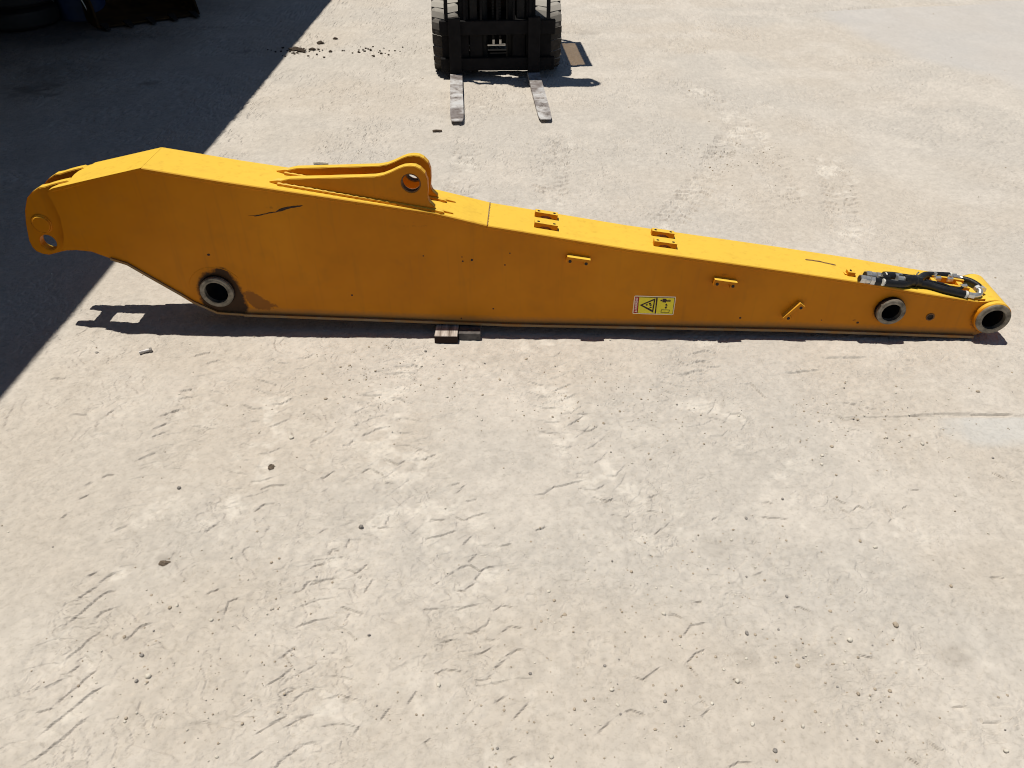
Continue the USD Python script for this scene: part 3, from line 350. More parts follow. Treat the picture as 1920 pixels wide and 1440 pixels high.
grease_and_shade = soft(pdist(T['grease_and_shade']) + .05 * nbig, .07) * 1.0 + .36 * np.clip(1 - (dl - .10) / .12, 0, 1) + .62 * np.clip(1 - (dm - .08) / .065, 0, 1) * np.clip(.6 - (SX - bm[0]) * 5 - (SH - bm[1]) * 2, 0, 1) + .7 * np.clip(1 - (dr_ - .10) / .05, 0, 1)  # shade beside the mid and right bosses is painted in here too
for (a, b) in T['sideb']:
    cx_, cz_ = (a[0] + b[0]) / 2 - .01, (a[1] + b[1]) / 2 + .025; grease_and_shade = np.maximum(grease_and_shade, .52 * np.clip(1 - np.hypot((SX - cx_) / .11, (SH - cz_) / .05), 0, 1))
for cx_, cz_, rx, rz in ((-4.16, .80, .16, .05), (-3.35, .70, .3, .035), (-2.2, .53, .18, .03), (-.42, .285, .22, .018), (-.60, .07, .10, .03), (-.30, .135, .03, .03)): grease_and_shade = np.maximum(grease_and_shade, .5 * np.clip(1 - np.hypot((SX - cx_) / rx, (SH - cz_) / rz), 0, 1))
rust = soft(pdist(T['peel']) + .03 * nbig, .05)
for k, (s_, h_) in enumerate(T['spots'][:15]): rust = np.maximum(rust, .62 * np.clip(1.3 - np.hypot(SX - s_, (SH - h_) * 1.3) / [.016, .026, .008, .013, .008, .008, .006, .010, .014, .012, .012, .010, .022, .018, .008][k], 0, 1))
hb = np.interp(SX, bot[:, 0], bot[:, 1]); dust = np.where(SX > -4.6, np.clip(1.05 - (SH - hb) / .075, 0, 1), 0) + .25 * np.clip(1 - (SH - hb) / .3, 0, 1)
UsdGeom.PrimvarsAPI(pl).CreatePrimvar('stain', Sdf.ValueTypeNames.Color3fArray, 'vertex').Set(Vt.Vec3fArray.FromNumpy(np.clip(np.stack([grease_and_shade, rust, dust], 1), 0, 1).astype(np.float32)))
obj('side_plate', ext(cut_side, W - .014, W), M['paint'], arm)
def strip(pts, t, w0, w1, below=True):
    """plate that follows a line of (s,h); t downwards"""
    L = LineString(pts); off = L.buffer(t, cap_style=2, join_style=2, single_sided=True) if False else None
    P = np.array(pts); d = np.gradient(P, axis=0); d /= np.linalg.norm(d, axis=1, keepdims=True); n = np.stack([-d[:, 1], d[:, 0]], 1) * (-1 if below else 1)
    return Polygon(list(map(tuple, P)) + list(map(tuple, (P + n * t)[::-1]))).buffer(0)
def rough_poly(p, amp=.012, seed=1, step=.006):
    L = Polygon(p).buffer(0).exterior; n = max(24, int(L.length / step)); q = np.array([L.interpolate(t, True).coords[0] for t in np.linspace(0, 1, n, endpoint=False)])
    k = meshkit.fbm(np.c_[q * 45, 0 * q[:, :1]], 3, seed) - .5; k2 = meshkit.fbm(np.c_[q * 45 + 9, 0 * q[:, :1]], 3, seed + 4) - .5
    return Polygon(q + np.c_[k, k2] * amp * 2).buffer(0)
ts = [tuple(q) for q in top]
i = 7
seam = (T['seam'][0][0], float(hat(top, T['seam'][0][0])))
edge_ = [(q[0], -.002, q[1] - .019) for q in ts[3:-1]]
def swept(pts, prof):
    P = np.array(pts); d = np.gradient(P, axis=0); d /= np.linalg.norm(d, axis=1, keepdims=True); n = np.stack([-d[:, 1], d[:, 0]], 1); k = len(prof)
    V = np.array([(p[0] + b * q[0], a, p[1] + b * q[1]) for p, q in zip(P, n) for a, b in prof]); F = []
    for i in range(len(P) - 1):
        for j in range(k): a, b = i * k + j, i * k + (j + 1) % k; F += [(a, b, b + k), (a, b + k, a + k)]
    for j in range(1, k - 1): e = (len(P) - 1) * k; F += [(0, j + 1, j), (e, e + j, e + j + 1)]
    m = trimesh.Trimesh(V, np.array(F), process=False); m.fix_normals(); return m
PROF = [(-.006, -.016), (W + .006, -.016), (W + .006, -.005), (W + .001, 0), (-.001, 0), (-.006, -.005)]
left_top = [q for q in ts if q[0] < seam[0] - .01] + [(seam[0] - .003, seam[1])]
right_top = [(seam[0] + .003, seam[1] - .003)] + [(q[0], q[1] - .003 * 0) for q in ts if q[0] > seam[0] + .03 and q[0] < -.08] + [(-.075, float(hat(top, -.075)))]
plate = swept(left_top[3:], PROF)
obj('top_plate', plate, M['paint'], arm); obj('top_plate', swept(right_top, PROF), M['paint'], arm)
obj('weld_seam', tube([(seam[0] + .002 * math.sin(k * 2.1), W * k / 24, seam[1] - .0035 + .0012 * math.sin(k * 3.7)) for k in range(25)], .0042, 6), M['dustpaint'], arm)
wb = [(s_, -.001 + .001 * math.sin(s_ * 91), float(hat(top, s_)) - .0195 + .0008 * math.sin(s_ * 173)) for s_ in np.linspace(-4.82, -.12, 330)]; obj('weld_bead', tube(wb, .0042, 6), M['paint'], arm)
# sloping nose plate with its scalloped end between the ears
e0, e1 = np.array(ts[0]), np.array(ts[3])
plan = Polygon([(e1[0] - .002, -.005), (e0[0] + .25, -.005), (e0[0] + .02, -.005), (e0[0] - .012, .004), (e0[0] + .004, .02), (e0[0] + .035, .045), (e0[0] + .07, .085), (e0[0] + .08, .10), (e0[0] + .072, .13), (e0[0] + .066, .17), (e0[0] + .07, .215), (e0[0] + .095, .25), (e0[0] + .12, .28), (e0[0] + .13, W + .005), (e1[0] - .002, W + .005)])
nose = trimesh.creation.extrude_polygon(plan, .016, engine='earcut'); v = nose.vertices.copy()
line = np.array(ts[:4]); hs = np.interp(v[:, 0], line[:, 0], line[:, 1], left=None)
hs = np.where(v[:, 0] < line[0, 0], line[0, 1] + (v[:, 0] - line[0, 0]) * .9, hs); nose.vertices = np.stack([v[:, 0], v[:, 1], hs - .016 + v[:, 2]], 1)
obj('nose_plate', nose, M['paint'], arm, 20)
bs = [tuple(q) for q in bot if q[0] > -4.8]
bleft = [tuple(q) for q in bot if -5.2 < q[0] < -4.45]
obj('bottom_plate', ext(strip(bleft, .014, 0, 1, False), -.012, W + .012), M['dustpaint'], arm)
obj('bottom_plate', ext(strip([tuple(q) for q in bot if q[0] > -4.46], .016, 0, 1, False), -.020, W + .02), M['dustpaint'], arm, label='dusty lower flange along the whole length of the arm')
obj('end_plate', box(-5.27, -5.255, .014, W - .014, .50, .915), M['paint'], arm)
# ears at the left end
ep = Polygon([(a, b - .014 * float(np.clip((a + 5.50) / .06, 0, 1))) if b > .86 else (a, b) for a, b in T['ear']]).buffer(.012).buffer(-.012)
eh = T['earhole']; ed = T['eardisc']
epo = ep.difference(hole(eh, .048))
def ear(w0, w1):
    a = ext(epo, w0 + .004, w1 - .004); b = ext(epo.buffer(-.004), w0, w0 + .0042); c = ext(epo.buffer(-.004), w1 - .0042, w1); return cat(a, b, c)
obj('ear', ear(.045, .095), M['paint'], arm); obj('ear', ear(.235, .285), M['paint'], arm)
obj('cross_tube', cyl_w(ed, .050, .033, .297, 32, 0, .004), M['paint'], arm)
obj('weld_ring', cat(*[tube([(ed[0] + .054 * math.cos(a), .044, ed[1] + .054 * math.sin(a)) for a in np.linspace(0, 2 * math.pi, 28)], .006, 6)]), M['paint'], arm)
# pin bosses
def boss(c, r, rin, w0, w1, tube_r, name='pin_boss'):
    t = obj(name, cyl_w(c, tube_r, w0 + .012, w1 - .012, 48, rin + .004, .006), M['paint'], arm)
    for a, b in ((w0, w0 + .03), (w1 - .03, w1)):
        obj('bushing_ring', cyl_w(c, r, a, b, 48, rin, .005), M['ring'], t)
    obj('bushing_bore', cyl_w(c, rin + .006, w0 + .031, w1 - .031, 40, rin, 0), M['bore'], t)
    obj('grease_collar', cyl_w(c, r * .82, w0 - .0015, w0 + .006, 40, rin + .006, .001), M['ring'], t)
    obj('shade_collar', cyl_w(c, r + .004, w0 + .022, w0 + .04, 48, rin + .006, .003), M['grease_and_shade'], t)  # dark ring painted as the shadow round the proud bushing
    return t
boss(bl, .100, .070, -.032, W + .032, .092); boss(bm, .083, .057, -.042, W + .042, .078)
boss(br, .098, .066, -.042, W + .042, .104)
obj('weld_ring', tube([(bl[0] + .17 * math.cos(a), .0005, bl[1] + .155 * math.sin(a)) for a in np.linspace(.6, 2.9, 24)], .0022, 6), M['paint'], arm)
obj('end_housing', cyl_w((br[0] - .015, br[1]), .1085, .001, W - .001, 48, .09, .004), M['paint'], arm)
obj('end_strap', ext(strip([(-.13, float(hat(top, -.13)) + .007), (-.07, float(hat(top, -.07)) + .007), (-.03, br[1] + .112)], .010, 0, 1), .01, W - .01), M['paint'], arm)
for c, r in ((T['hole'], .021),):
    h_ = obj('grease_hole', cyl_w(c, r + .004, -.004, .002, 24, r - .003, .001), M['scuff'], arm); obj('hole_inside', cyl_w(c, r, .002, .03, 20, 0, 0), M['hole'], h_)
# lugs that hold the cylinder
lug = [(s, h) for s, h in T['lug']]; lugp = Polygon(lug + [(-3.2526, .776), (-4.11, .900)]).buffer(.004).difference(hole(T['lughole'], .054))
def lugm(w):
    a = ext(lugp.buffer(-.003), w, w + .044); b = ext(lugp, w + .003, w + .041); m = cat(a, b)
    m.vertices[:, 1] += -(m.vertices[:, 0] + 3.25) * .045; return m
for w in (.016, .168):
    l_ = obj('cylinder_lug', lugm(w), M['paint'], arm); q = cyl_w(T['lughole'], .056, w + .002, w + .042, 32, .049, .002); q.vertices[:, 1] += -(q.vertices[:, 0] + 3.25) * .045
    obj('lug_bushing', q, M['scuff'], l_)
    bead = [(s, w - .004 - (s + 3.25) * .045, float(hat(top, s)) + .004) for s in np.linspace(-4.12, -3.2, 60)]
    obj('weld_bead', tube(bead, .0115 + .0022 * np.sin(np.arange(60) * 2.3), 8), M['paint'], l_)
    a0 = np.array([-4.12, w + .02 + .87 * .045, float(hat(top, -4.12)) + .004]); obj('weld_bead', tube([a0 + (-.05, 0, .004), a0 + (.0, 0, .004), a0 + (.09, 0, .0)], [.008, .022, .014], 8), M['paint'], l_)
    a1 = np.array([-3.235, w + .02, float(hat(top, -3.235)) - .007]); obj('weld_bead', tube([a1 + (-.03, 0, .004), a1 + (.03, 0, .0), a1 + (.085, 0, -.012)], [.016, .014, .006], 8), M['paint'], l_)
# clamp blocks: a bar on two feet, a bolt hole through each foot
def clamp_poly(l=.134, hgt=.034):
    p = sbox(0, 0, l, hgt).difference(affinity.scale(Point(l / 2, -.003).buffer(1, 16), .040, .022)).difference(sbox(-.01, -.01, .008, .0)); return p
def clamp(o, ds, dn, dw, depth=.040):
    """o: corner on the surface; ds: along the bar, dn: away from the surface, dw: depth"""
    m = trimesh.creation.extrude_polygon(clamp_poly(), depth, engine='earcut'); v = m.vertices
    m.vertices = np.array(o) + v[:, :1] * np.array(ds) + v[:, 1:2] * np.array(dn) + v[:, 2:3] * np.array(dw); m.fix_normals()
    hs_ = []
    for x in (.021, .113):
        c = np.array(o) + np.array(ds) * x + np.array(dw) * depth * .5 + np.array(dn) * .0335
        k = trimesh.creation.cylinder(.0085, .003, sections=14); T_ = np.eye(4); z = np.array(dn); a = np.array(ds); T_[:3, 0], T_[:3, 1], T_[:3, 2], T_[:3, 3] = a, np.cross(z, a), z, c; k.apply_transform(T_); hs_.append(k)
    return m, hs_
for (a, b) in T['blocks']:
    s0, s1 = a[0], a[0] + .13; d = np.array([s1 - s0, 0, float(hat(top, s1) - hat(top, s0))]); d /= np.linalg.norm(d); n = np.cross(d, (0, 1, 0)) ; n = n if n[2] > 0 else -n
    m, hs_ = clamp((s0, a[1], float(hat(top, s0)) - .003), d, n, (0, 1, 0)); p_ = obj('pipe_clamp', m, M['paint'], arm)
    for k in hs_: obj('bolt_hole', k, M['hole'], p_)
for k_, seg in enumerate(T['sideb']):
    (s0, h0), (s1, h1) = seg; d = np.array([s1 - s0, 0, h1 - h0]); d /= np.linalg.norm(d); n = np.array([d[2], 0, -d[0]])   # feet point down, bar on top
    l = .134; p = sbox(0, 0, l, .040).difference(sbox(.036, .017, l - .036, .2))
    m = trimesh.creation.extrude_polygon(p, .038, engine='earcut'); v = m.vertices; o = np.array([s0, -.038, h0])
    m.vertices = o + v[:, :1] * d + v[:, 1:2] * n + v[:, 2:3] * np.array([0, 1.0, 0]); m.fix_normals(); p_ = obj('pipe_clamp', m, M['paint'], arm)
    for x in (.02, l - .02):
        c = o + d * x + n * .026 + np.array([0, -.0012, 0]); obj('bolt_hole', cyl_w((c[0], c[2]), .0095, c[1], c[1] + .003, 14), M['hole'], p_)
sb = T['smallb']; d_ = math.atan2(float(hat(top, sb[0] + .05) - hat(top, sb[0])), .05)
m = cat(box(-.022, .022, -.02, .02, -.004, .026, .002), box(-.034, .034, -.012, .012, -.004, .006)); m.apply_transform(trimesh.transformations.rotation_matrix(-d_, (0, 1, 0))); m.apply_translation((sb[0], sb[1], float(hat(top, sb[0]))))
p_ = obj('hose_stud', m, M['paint'], arm); obj('bolt_hole', cat(cyl_w((sb[0], float(hat(top, sb[0])) + .026), .006, sb[1] - .006, sb[1] + .006, 12)), M['hole'], p_)
# valve saddle under the hoses
s0, s1 = -.31, -.085; d = np.array([s1 - s0, 0, float(hat(top, s1) - hat(top, s0))]); d /= np.linalg.norm(d)
ang = math.atan2(d[2], d[0]); Rm = trimesh.transformations.rotation_matrix(-ang, (0, 1, 0))
def on_top(m, s, w, e=0.0): m = m.copy(); m.apply_transform(Rm); m.apply_translation((s, w, float(hat(top, s)) + e)); return m
sad = obj('valve_saddle', cat(*[on_top(k, s0, .09) for k in (box(0, .215, 0, .016, -.003, .030, .002), box(0, .215, .085, .101, -.003, .034, .002), box(.0, .03, .016, .085, -.003, .022, .002), box(.165, .2, .016, .085, -.003, .022, .002))]), M['paint'], arm)
for s, w in ((-.275, .185), (-.185, .185)): obj('bolt', on_top(trimesh.creation.cylinder(.011, .018, sections=6), s, w, .042), M['chrome'], sad)
# stains, chips and scratches on the near side
obj('scratch', ext(rough_poly(T['scratch'], .004, 8), -.0008, 0), M['scratch'], arm, label='long dark scratch under the cylinder lug')
rr = np.random.default_rng(8)
for k in range(15):
    s_, h_ = T['spots'][k]; r = [.0075, .0, .005, .0075, .005, .004, .0035, .0045, .006, .0045, .006, .005, .0, .008, .004][k]
    if r == 0 or not side.contains(Point(s_, h_)): continue
    pg = Point(s_, h_).buffer(r, 8); obj('paint_chip', ext(rough_poly(list(pg.exterior.coords), r * .5, 20 + k, .003), -.0008, 0), M['scratch'], arm)
q = [(a[0], a[1]) for a in T['scr_top']]; sc = LineString(q).buffer(.007); m = trimesh.creation.extrude_polygon(Polygon(rough_poly(list(sc.exterior.coords), .004, 33, .005)), .001, engine='earcut'); v = m.vertices.copy(); m.vertices = np.stack([v[:, 0], v[:, 1], hat(top, v[:, 0]) + v[:, 2]], 1)
obj('scratch', m, M['scuff'], arm)
# warning label, lying on its side: reads upwards
lab = obj('warning_label', ext(Polygon(T['st_out']).buffer(-.008).buffer(.008), -.0009, 0), M['cream'], arm, label='yellow and red warning sticker reading WARNING')
LZ = lambda k: (-.0009 - .00035 * k, -.0009 - .00035 * (k - 1) + .0001)
obj('border', ext(Polygon(T['st_in']), *LZ(1)), M['ink'], lab); obj('red_stripe', ext(Polygon(T['st_red']), *LZ(2)), M['red'], lab)
obj('yellow_field', ext(Polygon(T['st_y1']), *LZ(2)), M['yel'], lab); obj('yellow_field', ext(Polygon(T['st_y2']), *LZ(2)), M['yel'], lab)
obj('triangle', ext(Polygon(T['st_tri']).difference(Polygon(T['st_tri2'])), *LZ(3)), M['ink'], lab)
obj('hazard_symbol', ext(unary_union([Polygon(b).buffer(0) for b in T['st_blob']]), *LZ(3)), M['ink'], lab)
bx, bh = T['st_head'][0]
pic = unary_union([Point(bx + .0005, bh).buffer(.0055), Polygon(T['st_body']).buffer(0)]).difference(sbox(-1.894, .2350, -1.874, .2366))
obj('person_symbol', ext(pic, *LZ(3)), M['ink'], lab); obj('arrow_symbol', ext(Polygon(T['st_arrow']).buffer(0), *LZ(3)), M['ink'], lab)
obj('box_symbol', ext(Polygon(T['st_box']).difference(Polygon(T['st_box2'])), *LZ(3)), M['ink'], lab)
tx = meshkit.text_mesh('WARNING', .0125, .0003, True); v = tx.vertices.copy(); wdt = v[:, 0].max()
tx.vertices = np.stack([-2.0672 - v[:, 1], LZ(3)[0] + .0003 - v[:, 2], .1705 + v[:, 0] * (.083 / wdt)], 1); tx.fix_normals(); obj('lettering', tx, M['wht'], lab)
obj('alert_symbol', ext(Polygon([(-2.0795, .160), (-2.0665, .1525), (-2.0665, .1675)]), *LZ(3)), M['wht'], lab)

# ------------------------------------------------------------------ hydraulic hoses tied together on the narrow end of the arm
hs0 = thing('hydraulic_hose_bundle', 'black hydraulic hoses with bright fittings tied together on the narrow right end of the arm', 'hose', T['origin'], T['psi'])
lift = lambda L, dz: np.array([(s, max(w, -.004), float(hat(top, s)) + dz) for s, w, z in L])
A1 = lift(T['h1'], .020); A2 = lift(T['h2'], .026); A2[3:7, 2] += .008
obj('hose', tube(smoothpath(A1[3:9]), .0215, 14), M['rubber'], hs0); obj('hose', tube(smoothpath(A2[3:11]), .0215, 14), M['rubber'], hs0)
def hexnut(p, d, r, l, m, parent, name='fitting', n=6):
    k = trimesh.creation.cylinder(r, l, sections=n); Tm = trimesh.geometry.align_vectors((0, 0, 1), np.array(d) / np.linalg.norm(d)); k.apply_transform(Tm); k.apply_translation(p); obj(name, k, m, parent, 20)
for P in (A1, A2):
    d = P[1] - P[0]
    hexnut(P[0], d, .026, .030, M['chrome'], hs0); hexnut(P[0] - d / np.linalg.norm(d) * .017, d, .020, .006, M['hole'], hs0, 'port')
    hexnut(P[0] + d * .55, d, .022, .028, M['chrome'], hs0, n=16); hexnut(P[1] + d * .1, d, .026, .026, M['chrome'], hs0)
    hexnut(P[2], P[3] - P[2], .023, .040, M['rubber'], hs0, 'collar', 16); hexnut(P[3], P[3] - P[2], .0215, .010, M['ringw'], hs0, 'band', 20)
hexnut(A1[3] + (A1[4] - A1[3]) * .55, A1[4] - A1[3], .021, .045, M['chrome'], hs0, 'ferrule', 16); hexnut(A2[4], A2[4] - A2[3], .0215, .045, M['chrome'], hs0, 'ferrule', 16)
for k, (p_, q_) in enumerate(((A1[4], A2[4]), (A1[3], A2[3]))):
    mid = (p_ * .5 + q_ * .5) + (0, 0, .012); hexnut(mid, A1[4] - A1[3], .017, .05, M['rubber'] if k else M['chrome'], hs0, 'coupling', 8)
obj('short_hose', tube(smoothpath([A2[3] + (0, .035, -.004), A2[4] + (0, .03, 0), A2[5] + (.0, .04, .004), A2[6] + (.02, .03, .0)]), .013, 10), M['rubber'], hs0)
obj('short_hose', tube(smoothpath([A1[6] + (.0, .02, .012), A1[7] + (.0, .055, .006), A1[8] + (-.03, .06, .0), A1[8] + (.02, .085, .004)]), .011, 10), M['rubber'], hs0)
for p_ in (A1[8] + (.02, .085, .006), A2[9] + (-.01, -.045, .004), A2[10] + (-.02, -.05, .004)): hexnut(p_, (1, .1, 0), .016, .034, M['chrome'], hs0, 'coupling', 6)
obj('wrap_sleeve', tube(smoothpath([(A1[4] + A2[4]) / 2 + (.02, 0, .004), (A1[5] + A2[5]) / 2 + (0, 0, .006), (A1[6] + A2[6]) / 2]), [.030] * 6 + [.034] * 6 + [.030] * 6, 14), M['rubber'], hs0)
c = (A1[5] + A2[6]) / 2
obj('cable_tie', cat(tube([c + np.array([0, .040 * math.cos(a), .002 + .030 * math.sin(a)]) for a in np.linspace(0, 2 * math.pi, 20)], .005, 6), tube([c + (0, 0, .03), c + (.01, .012, .045), c + (.02, .02, .05)], .004, 6)), M['rubber'], hs0)
d = A1[8] - A1[7]; hexnut(A1[8], d, .022, .014, M['ringw'], hs0, 'band', 20); hexnut(A1[9], d, .019, .035, M['chrome'], hs0)
d2 = A2[10] - A2[9]; hexnut(A2[10], d2, .0215, .014, M['ringw'], hs0, 'band', 20); hexnut(A2[11], d2, .024, .030, M['chrome'], hs0)
obj('elbow', tube(smoothpath([A2[11], A2[12], A2[12] + (.028, -.022, 0)]), .015, 12), M['chrome'], hs0)
obj('link_hose', tube(smoothpath([A2[12] + (.02, -.015, 0), A2[12] + (.055, -.06, .006), A2[12] + (.075, -.11, .004), A2[12] + (.08, -.15, .0)]), .017, 12), M['rubber'], hs0)
obj('elbow', tube(smoothpath([A1[9] + (.01, 0, 0), A1[9] + (.05, .008, 0), A1[9] + (.062, .03, .012), A1[9] + (.05, .055, .016)]), .0155, 12), M['chrome'], hs0)
hexnut(A1[9] + (.055, .05, .016), (-.2, 1, .1), .022, .022, M['chrome'], hs0); hexnut(A2[12] + (.08, -.145, .002), (.1, -1, 0), .022, .022, M['chrome'], hs0)

# ------------------------------------------------------------------ timber blocks under the arm
b1 = T['blk']
def block(name, x0, x1, y0, y1, h, m, label, rz):
    t = box(-(x1 - x0) / 2, (x1 - x0) / 2, 0, y1 - y0, 0, h, .003); v = t.vertices; o = obj(name, t, m); xf = UsdGeom.Xformable(o); xf.AddTranslateOp().Set(Gf.Vec3d((x0 + x1) / 2, y0, gz((x0 + x1) / 2, y0) - .002)); xf.AddRotateZOp().Set(rz)
    tag(o, label, 'wood block')
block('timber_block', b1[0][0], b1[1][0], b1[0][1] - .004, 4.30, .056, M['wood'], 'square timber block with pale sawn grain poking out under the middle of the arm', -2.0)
block('timber_block', b1[1][0] + .006, b1[2][0], b1[2][1], 4.28, .052, M['wood2'], 'dark timber block just right of the pale sawn one under the arm', -1.0)

# ------------------------------------------------------------------ forklift
FX, FY, FR = -.188, 9.85, 3.5
fl = thing('forklift', 'dark forklift standing behind the arm with its forks lowered', 'forklift', (FX, FY, 0), FR)
def wheel(cx, r=.40, w=.30):
    h = w / 2
    prof = [(r * .56, -h * .86), (r * .80, -h), (r * .93, -h * .94), (r * .975, -h * .72), (r * .985, 0), (r * .975, h * .72), (r * .93, h * .94), (r * .80, h), (r * .56, h * .86), (r * .56, -h * .86)]
    m = trimesh.creation.revolve(np.array(prof), sections=56); v = m.vertices.copy(); m.vertices = np.stack([cx + v[:, 2], v[:, 0], r + v[:, 1]], 1); m.fix_normals()
    ty = obj('tyre', m, M['tyre'], fl); lugs = []
    for k in range(20):
        for sgn in (-1, 1):
            a = (k + (.5 if sgn > 0 else 0)) / 20 * 2 * math.pi; b_ = trimesh.convex.convex_hull(np.array([(x, y + (x * .25), z) for x in (.012, h * .98) for y in (-.034, .034) for z in ((r * .95, r * 1.0) if x < .1 else (r * .82, r * .975))]))
            v = b_.vertices.copy(); v[:, 0] *= sgn; v = np.stack([v[:, 0], v[:, 1] * math.cos(a) - v[:, 2] * math.sin(a), v[:, 1] * math.sin(a) + v[:, 2] * math.cos(a)], 1); lugs.append(trimesh.Trimesh(v + (cx, 0, r), b_.faces))
    lm = cat(*lugs); lm.fix_normals(); obj('tread_lugs', lm, M['tyre'], ty)
    rim = trimesh.creation.revolve(np.array([(0, -h * .5), (r * .3, -h * .55), (r * .5, -h * .3), (r * .565, -h * .84), (r * .565, h * .84), (r * .5, h * .3), (r * .3, h * .55), (0, h * .5)]), sections=32); v = rim.vertices.copy(); rim.vertices = np.stack([cx + v[:, 2], v[:, 0], r + v[:, 1]], 1); rim.fix_normals(); obj('rim', rim, M['fgrey'], ty)
wheel(-.575); wheel(.575)
def chan(x, y0, y1, z0, z1, w, inward):
    t = .018; s = 1 if inward > 0 else -1
    return cat(box(x - w / 2, x + w / 2, y0, y0 + t, z0, z1), box(x - w / 2, x + w / 2, y1 - t, y1, z0, z1), box(x - s * w / 2 - t / 2 + s * t / 2, x - s * w / 2 + t / 2 + s * t / 2, y0 + t, y1 - t, z0, z1))
for x, s in ((-.37, 1), (.37, -1)): obj('mast_rail', chan(x, -.43, -.27, .10, 3.05, .10, s), M['fblack'], fl)
for x, s in ((-.26, 1), (.26, -1)): obj('inner_rail', chan(x, -.42, -.28, .07, 2.6, .08, s), M['fgrey'], fl)
chp = Polygon([(-.44, -.47), (.36, -.50), (.46, -.46), (.52, -.38), (.50, -.28), (.44, -.20), (.2, -.19), (-.44, -.22)]).difference(affinity.scale(Point(.40, -.36).buffer(.045, 10), 1.3, .8)); q = trimesh.creation.extrude_polygon(chp, .10, engine='earcut'); q.apply_translation((0, 0, 2.95))
obj('mast_crosshead', q, M['fblack'], fl); obj('mast_tie', box(-.42, .42, -.26, -.20, .42, .56, .01), M['fblack'], fl)
obj('mast_foot', box(-.45, .45, -.30, -.16, .12, .24, .01), M['fblack'], fl)
for x in (-.15, .15):
    c_ = obj('lift_cylinder', trimesh.creation.cylinder(.045, 2.0, sections=20, transform=trimesh.transformations.translation_matrix((x, -.31, 1.15))), M['fgrey'], fl)
for x in (-.045, .03): obj('lift_chain', cat(*[box(x - .012, x + .012, -.385, -.365, .35 + .03 * k, .374 + .03 * k) for k in range(60)]), M['fgrey'], fl)
obj('chain_anchor', cat(box(-.11, .09, -.40, -.36, .335, .350), box(-.055, -.03, -.395, -.365, .35, .40), box(.02, .045, -.395, -.365, .35, .40)), M['steel'], fl)
obj('carriage_bar', box(-.64, .64, -.485, -.43, .09, .23, .008), M['fblack'], fl); obj('carriage_bar', box(-.64, .64, -.485, -.43, .47, .62, .008), M['fblack'], fl)
for x0_, x1_ in ((-.62, -.40), (-.31, -.17), (.17, .31), (.46, .60)): obj('carriage_plate', box(x0_, x1_, -.44, -.41, .10, .62, .004), M['fblack'], fl)
br_ = obj('load_backrest', cat(box(-.58, .58, -.505, -.445, 1.62, 1.70), box(-.58, -.54, -.475, -.445, .61, 1.62), box(.54, .58, -.475, -.445, .61, 1.62)), M['fblack'], fl)
for k in range(5): obj('backrest_bar', box(-.36 + k * .18 - .012, -.36 + k * .18 + .012, -.47, -.45, .61, 1.62), M['fblack'], br_)
def fork(x, w=.135, L=1.52):
    y0 = -.49
    prof = Polygon([(0, .62), (.0, .075), (.012, .045), (.045, .030), (L * .6, .030), (L, .038), (L, .048), (L * .55, .070), (.075, .078), (.058, .10), (.05, .62)])
    m = trimesh.creation.extrude_polygon(prof, w, engine='earcut'); v = m.vertices.copy(); m.vertices = np.stack([x - w / 2 + v[:, 2], y0 - v[:, 0] + .0, v[:, 1]], 1); m.fix_normals(); m = m.subdivide_to_size(.06, max_iter=12) if False else m
    return m
for x, nm in ((-.475, 'fork'), (.40, 'fork')):
    L = 1.52; w = .135; mf = []
    plan_ = Polygon([(-w / 2, 0), (w / 2, 0), (w / 2, 1.30), (w / 2 * .93, 1.46), (w / 2 * .72, 1.52), (-w / 2 * .72, 1.52), (-w / 2 * .93, 1.46), (-w / 2, 1.30)])
    m = trimesh.creation.extrude_polygon(plan_, 1.0, engine='earcut'); m = m.subdivide_to_size(.25, 12); v = m.vertices.copy(); t = v[:, 1] / 1.52
    z = np.where(v[:, 2] > .5, .078 - .03 * t, .034 + .004 * t); m.vertices = np.stack([x + v[:, 0], -.49 - v[:, 1], z], 1); m.fix_normals()
    sh = box(x - w / 2 + .001, x + w / 2 - .001, -.54, -.489, .05, .66, .004)
    f_ = obj('fork', cat(m), M['fork'], fl, 30); obj('fork_shank', sh, M['fblack'], f_)
# body, floor, fenders, cab frame
obj('front_axle', box(-.45, .45, -.10, .12, .28, .50, .02), M['fblack'], fl)
obj('floor_plate', box(-.46, .46, .05, 1.2, .50, .62, .02), M['fblack'], fl); obj('cowl', box(-.45, .45, .02, .16, .62, 1.15, .03), M['forange'], fl)
for s in (-1, 1): obj('fender', cat(box(s * .57 - .15, s * .57 + .15, .12, .55, .845, .875, .01), box(s * .57 - .15, s * .57 + .15, .45, .55, .45, .845, .01)), M['forange'], fl)
obj('engine_hood', box(-.55, .55, .85, 2.05, .62, 1.15, .06), M['forange'], fl); obj('counterweight', box(-.62, .62, 1.75, 2.45, .22, 1.20, .12), M['forange'], fl)
obj('chassis', box(-.50, .50, .2, 1.9, .20, .60, .02), M['fblack'], fl)
for x in (-.5, .5): obj('rear_wheel', trimesh.creation.cylinder(.30, .2, sections=32, transform=trimesh.transformations.translation_matrix((x, 1.75, .30)) @ trimesh.transformations.rotation_matrix(math.pi / 2, (0, 1, 0))), M['tyre'], fl)
gd = obj('overhead_guard', cat(box(-.70, .70, .20, .27, 2.15, 2.21), box(-.70, .70, 1.25, 1.32, 2.15, 2.21), box(-.70, -.63, .27, 1.25, 2.15, 2.21), box(.63, .70, .27, 1.25, 2.15, 2.21)), M['fblack'], fl)
for x in (-.42, -.05, .18, .42): obj('guard_bar', box(x - .03, x + .03, .27, 1.25, 2.16, 2.20), M['fblack'], gd)
obj('roof_pane', box(-.63, .63, .27, 1.25, 2.205, 2.209), M['tint'], gd)
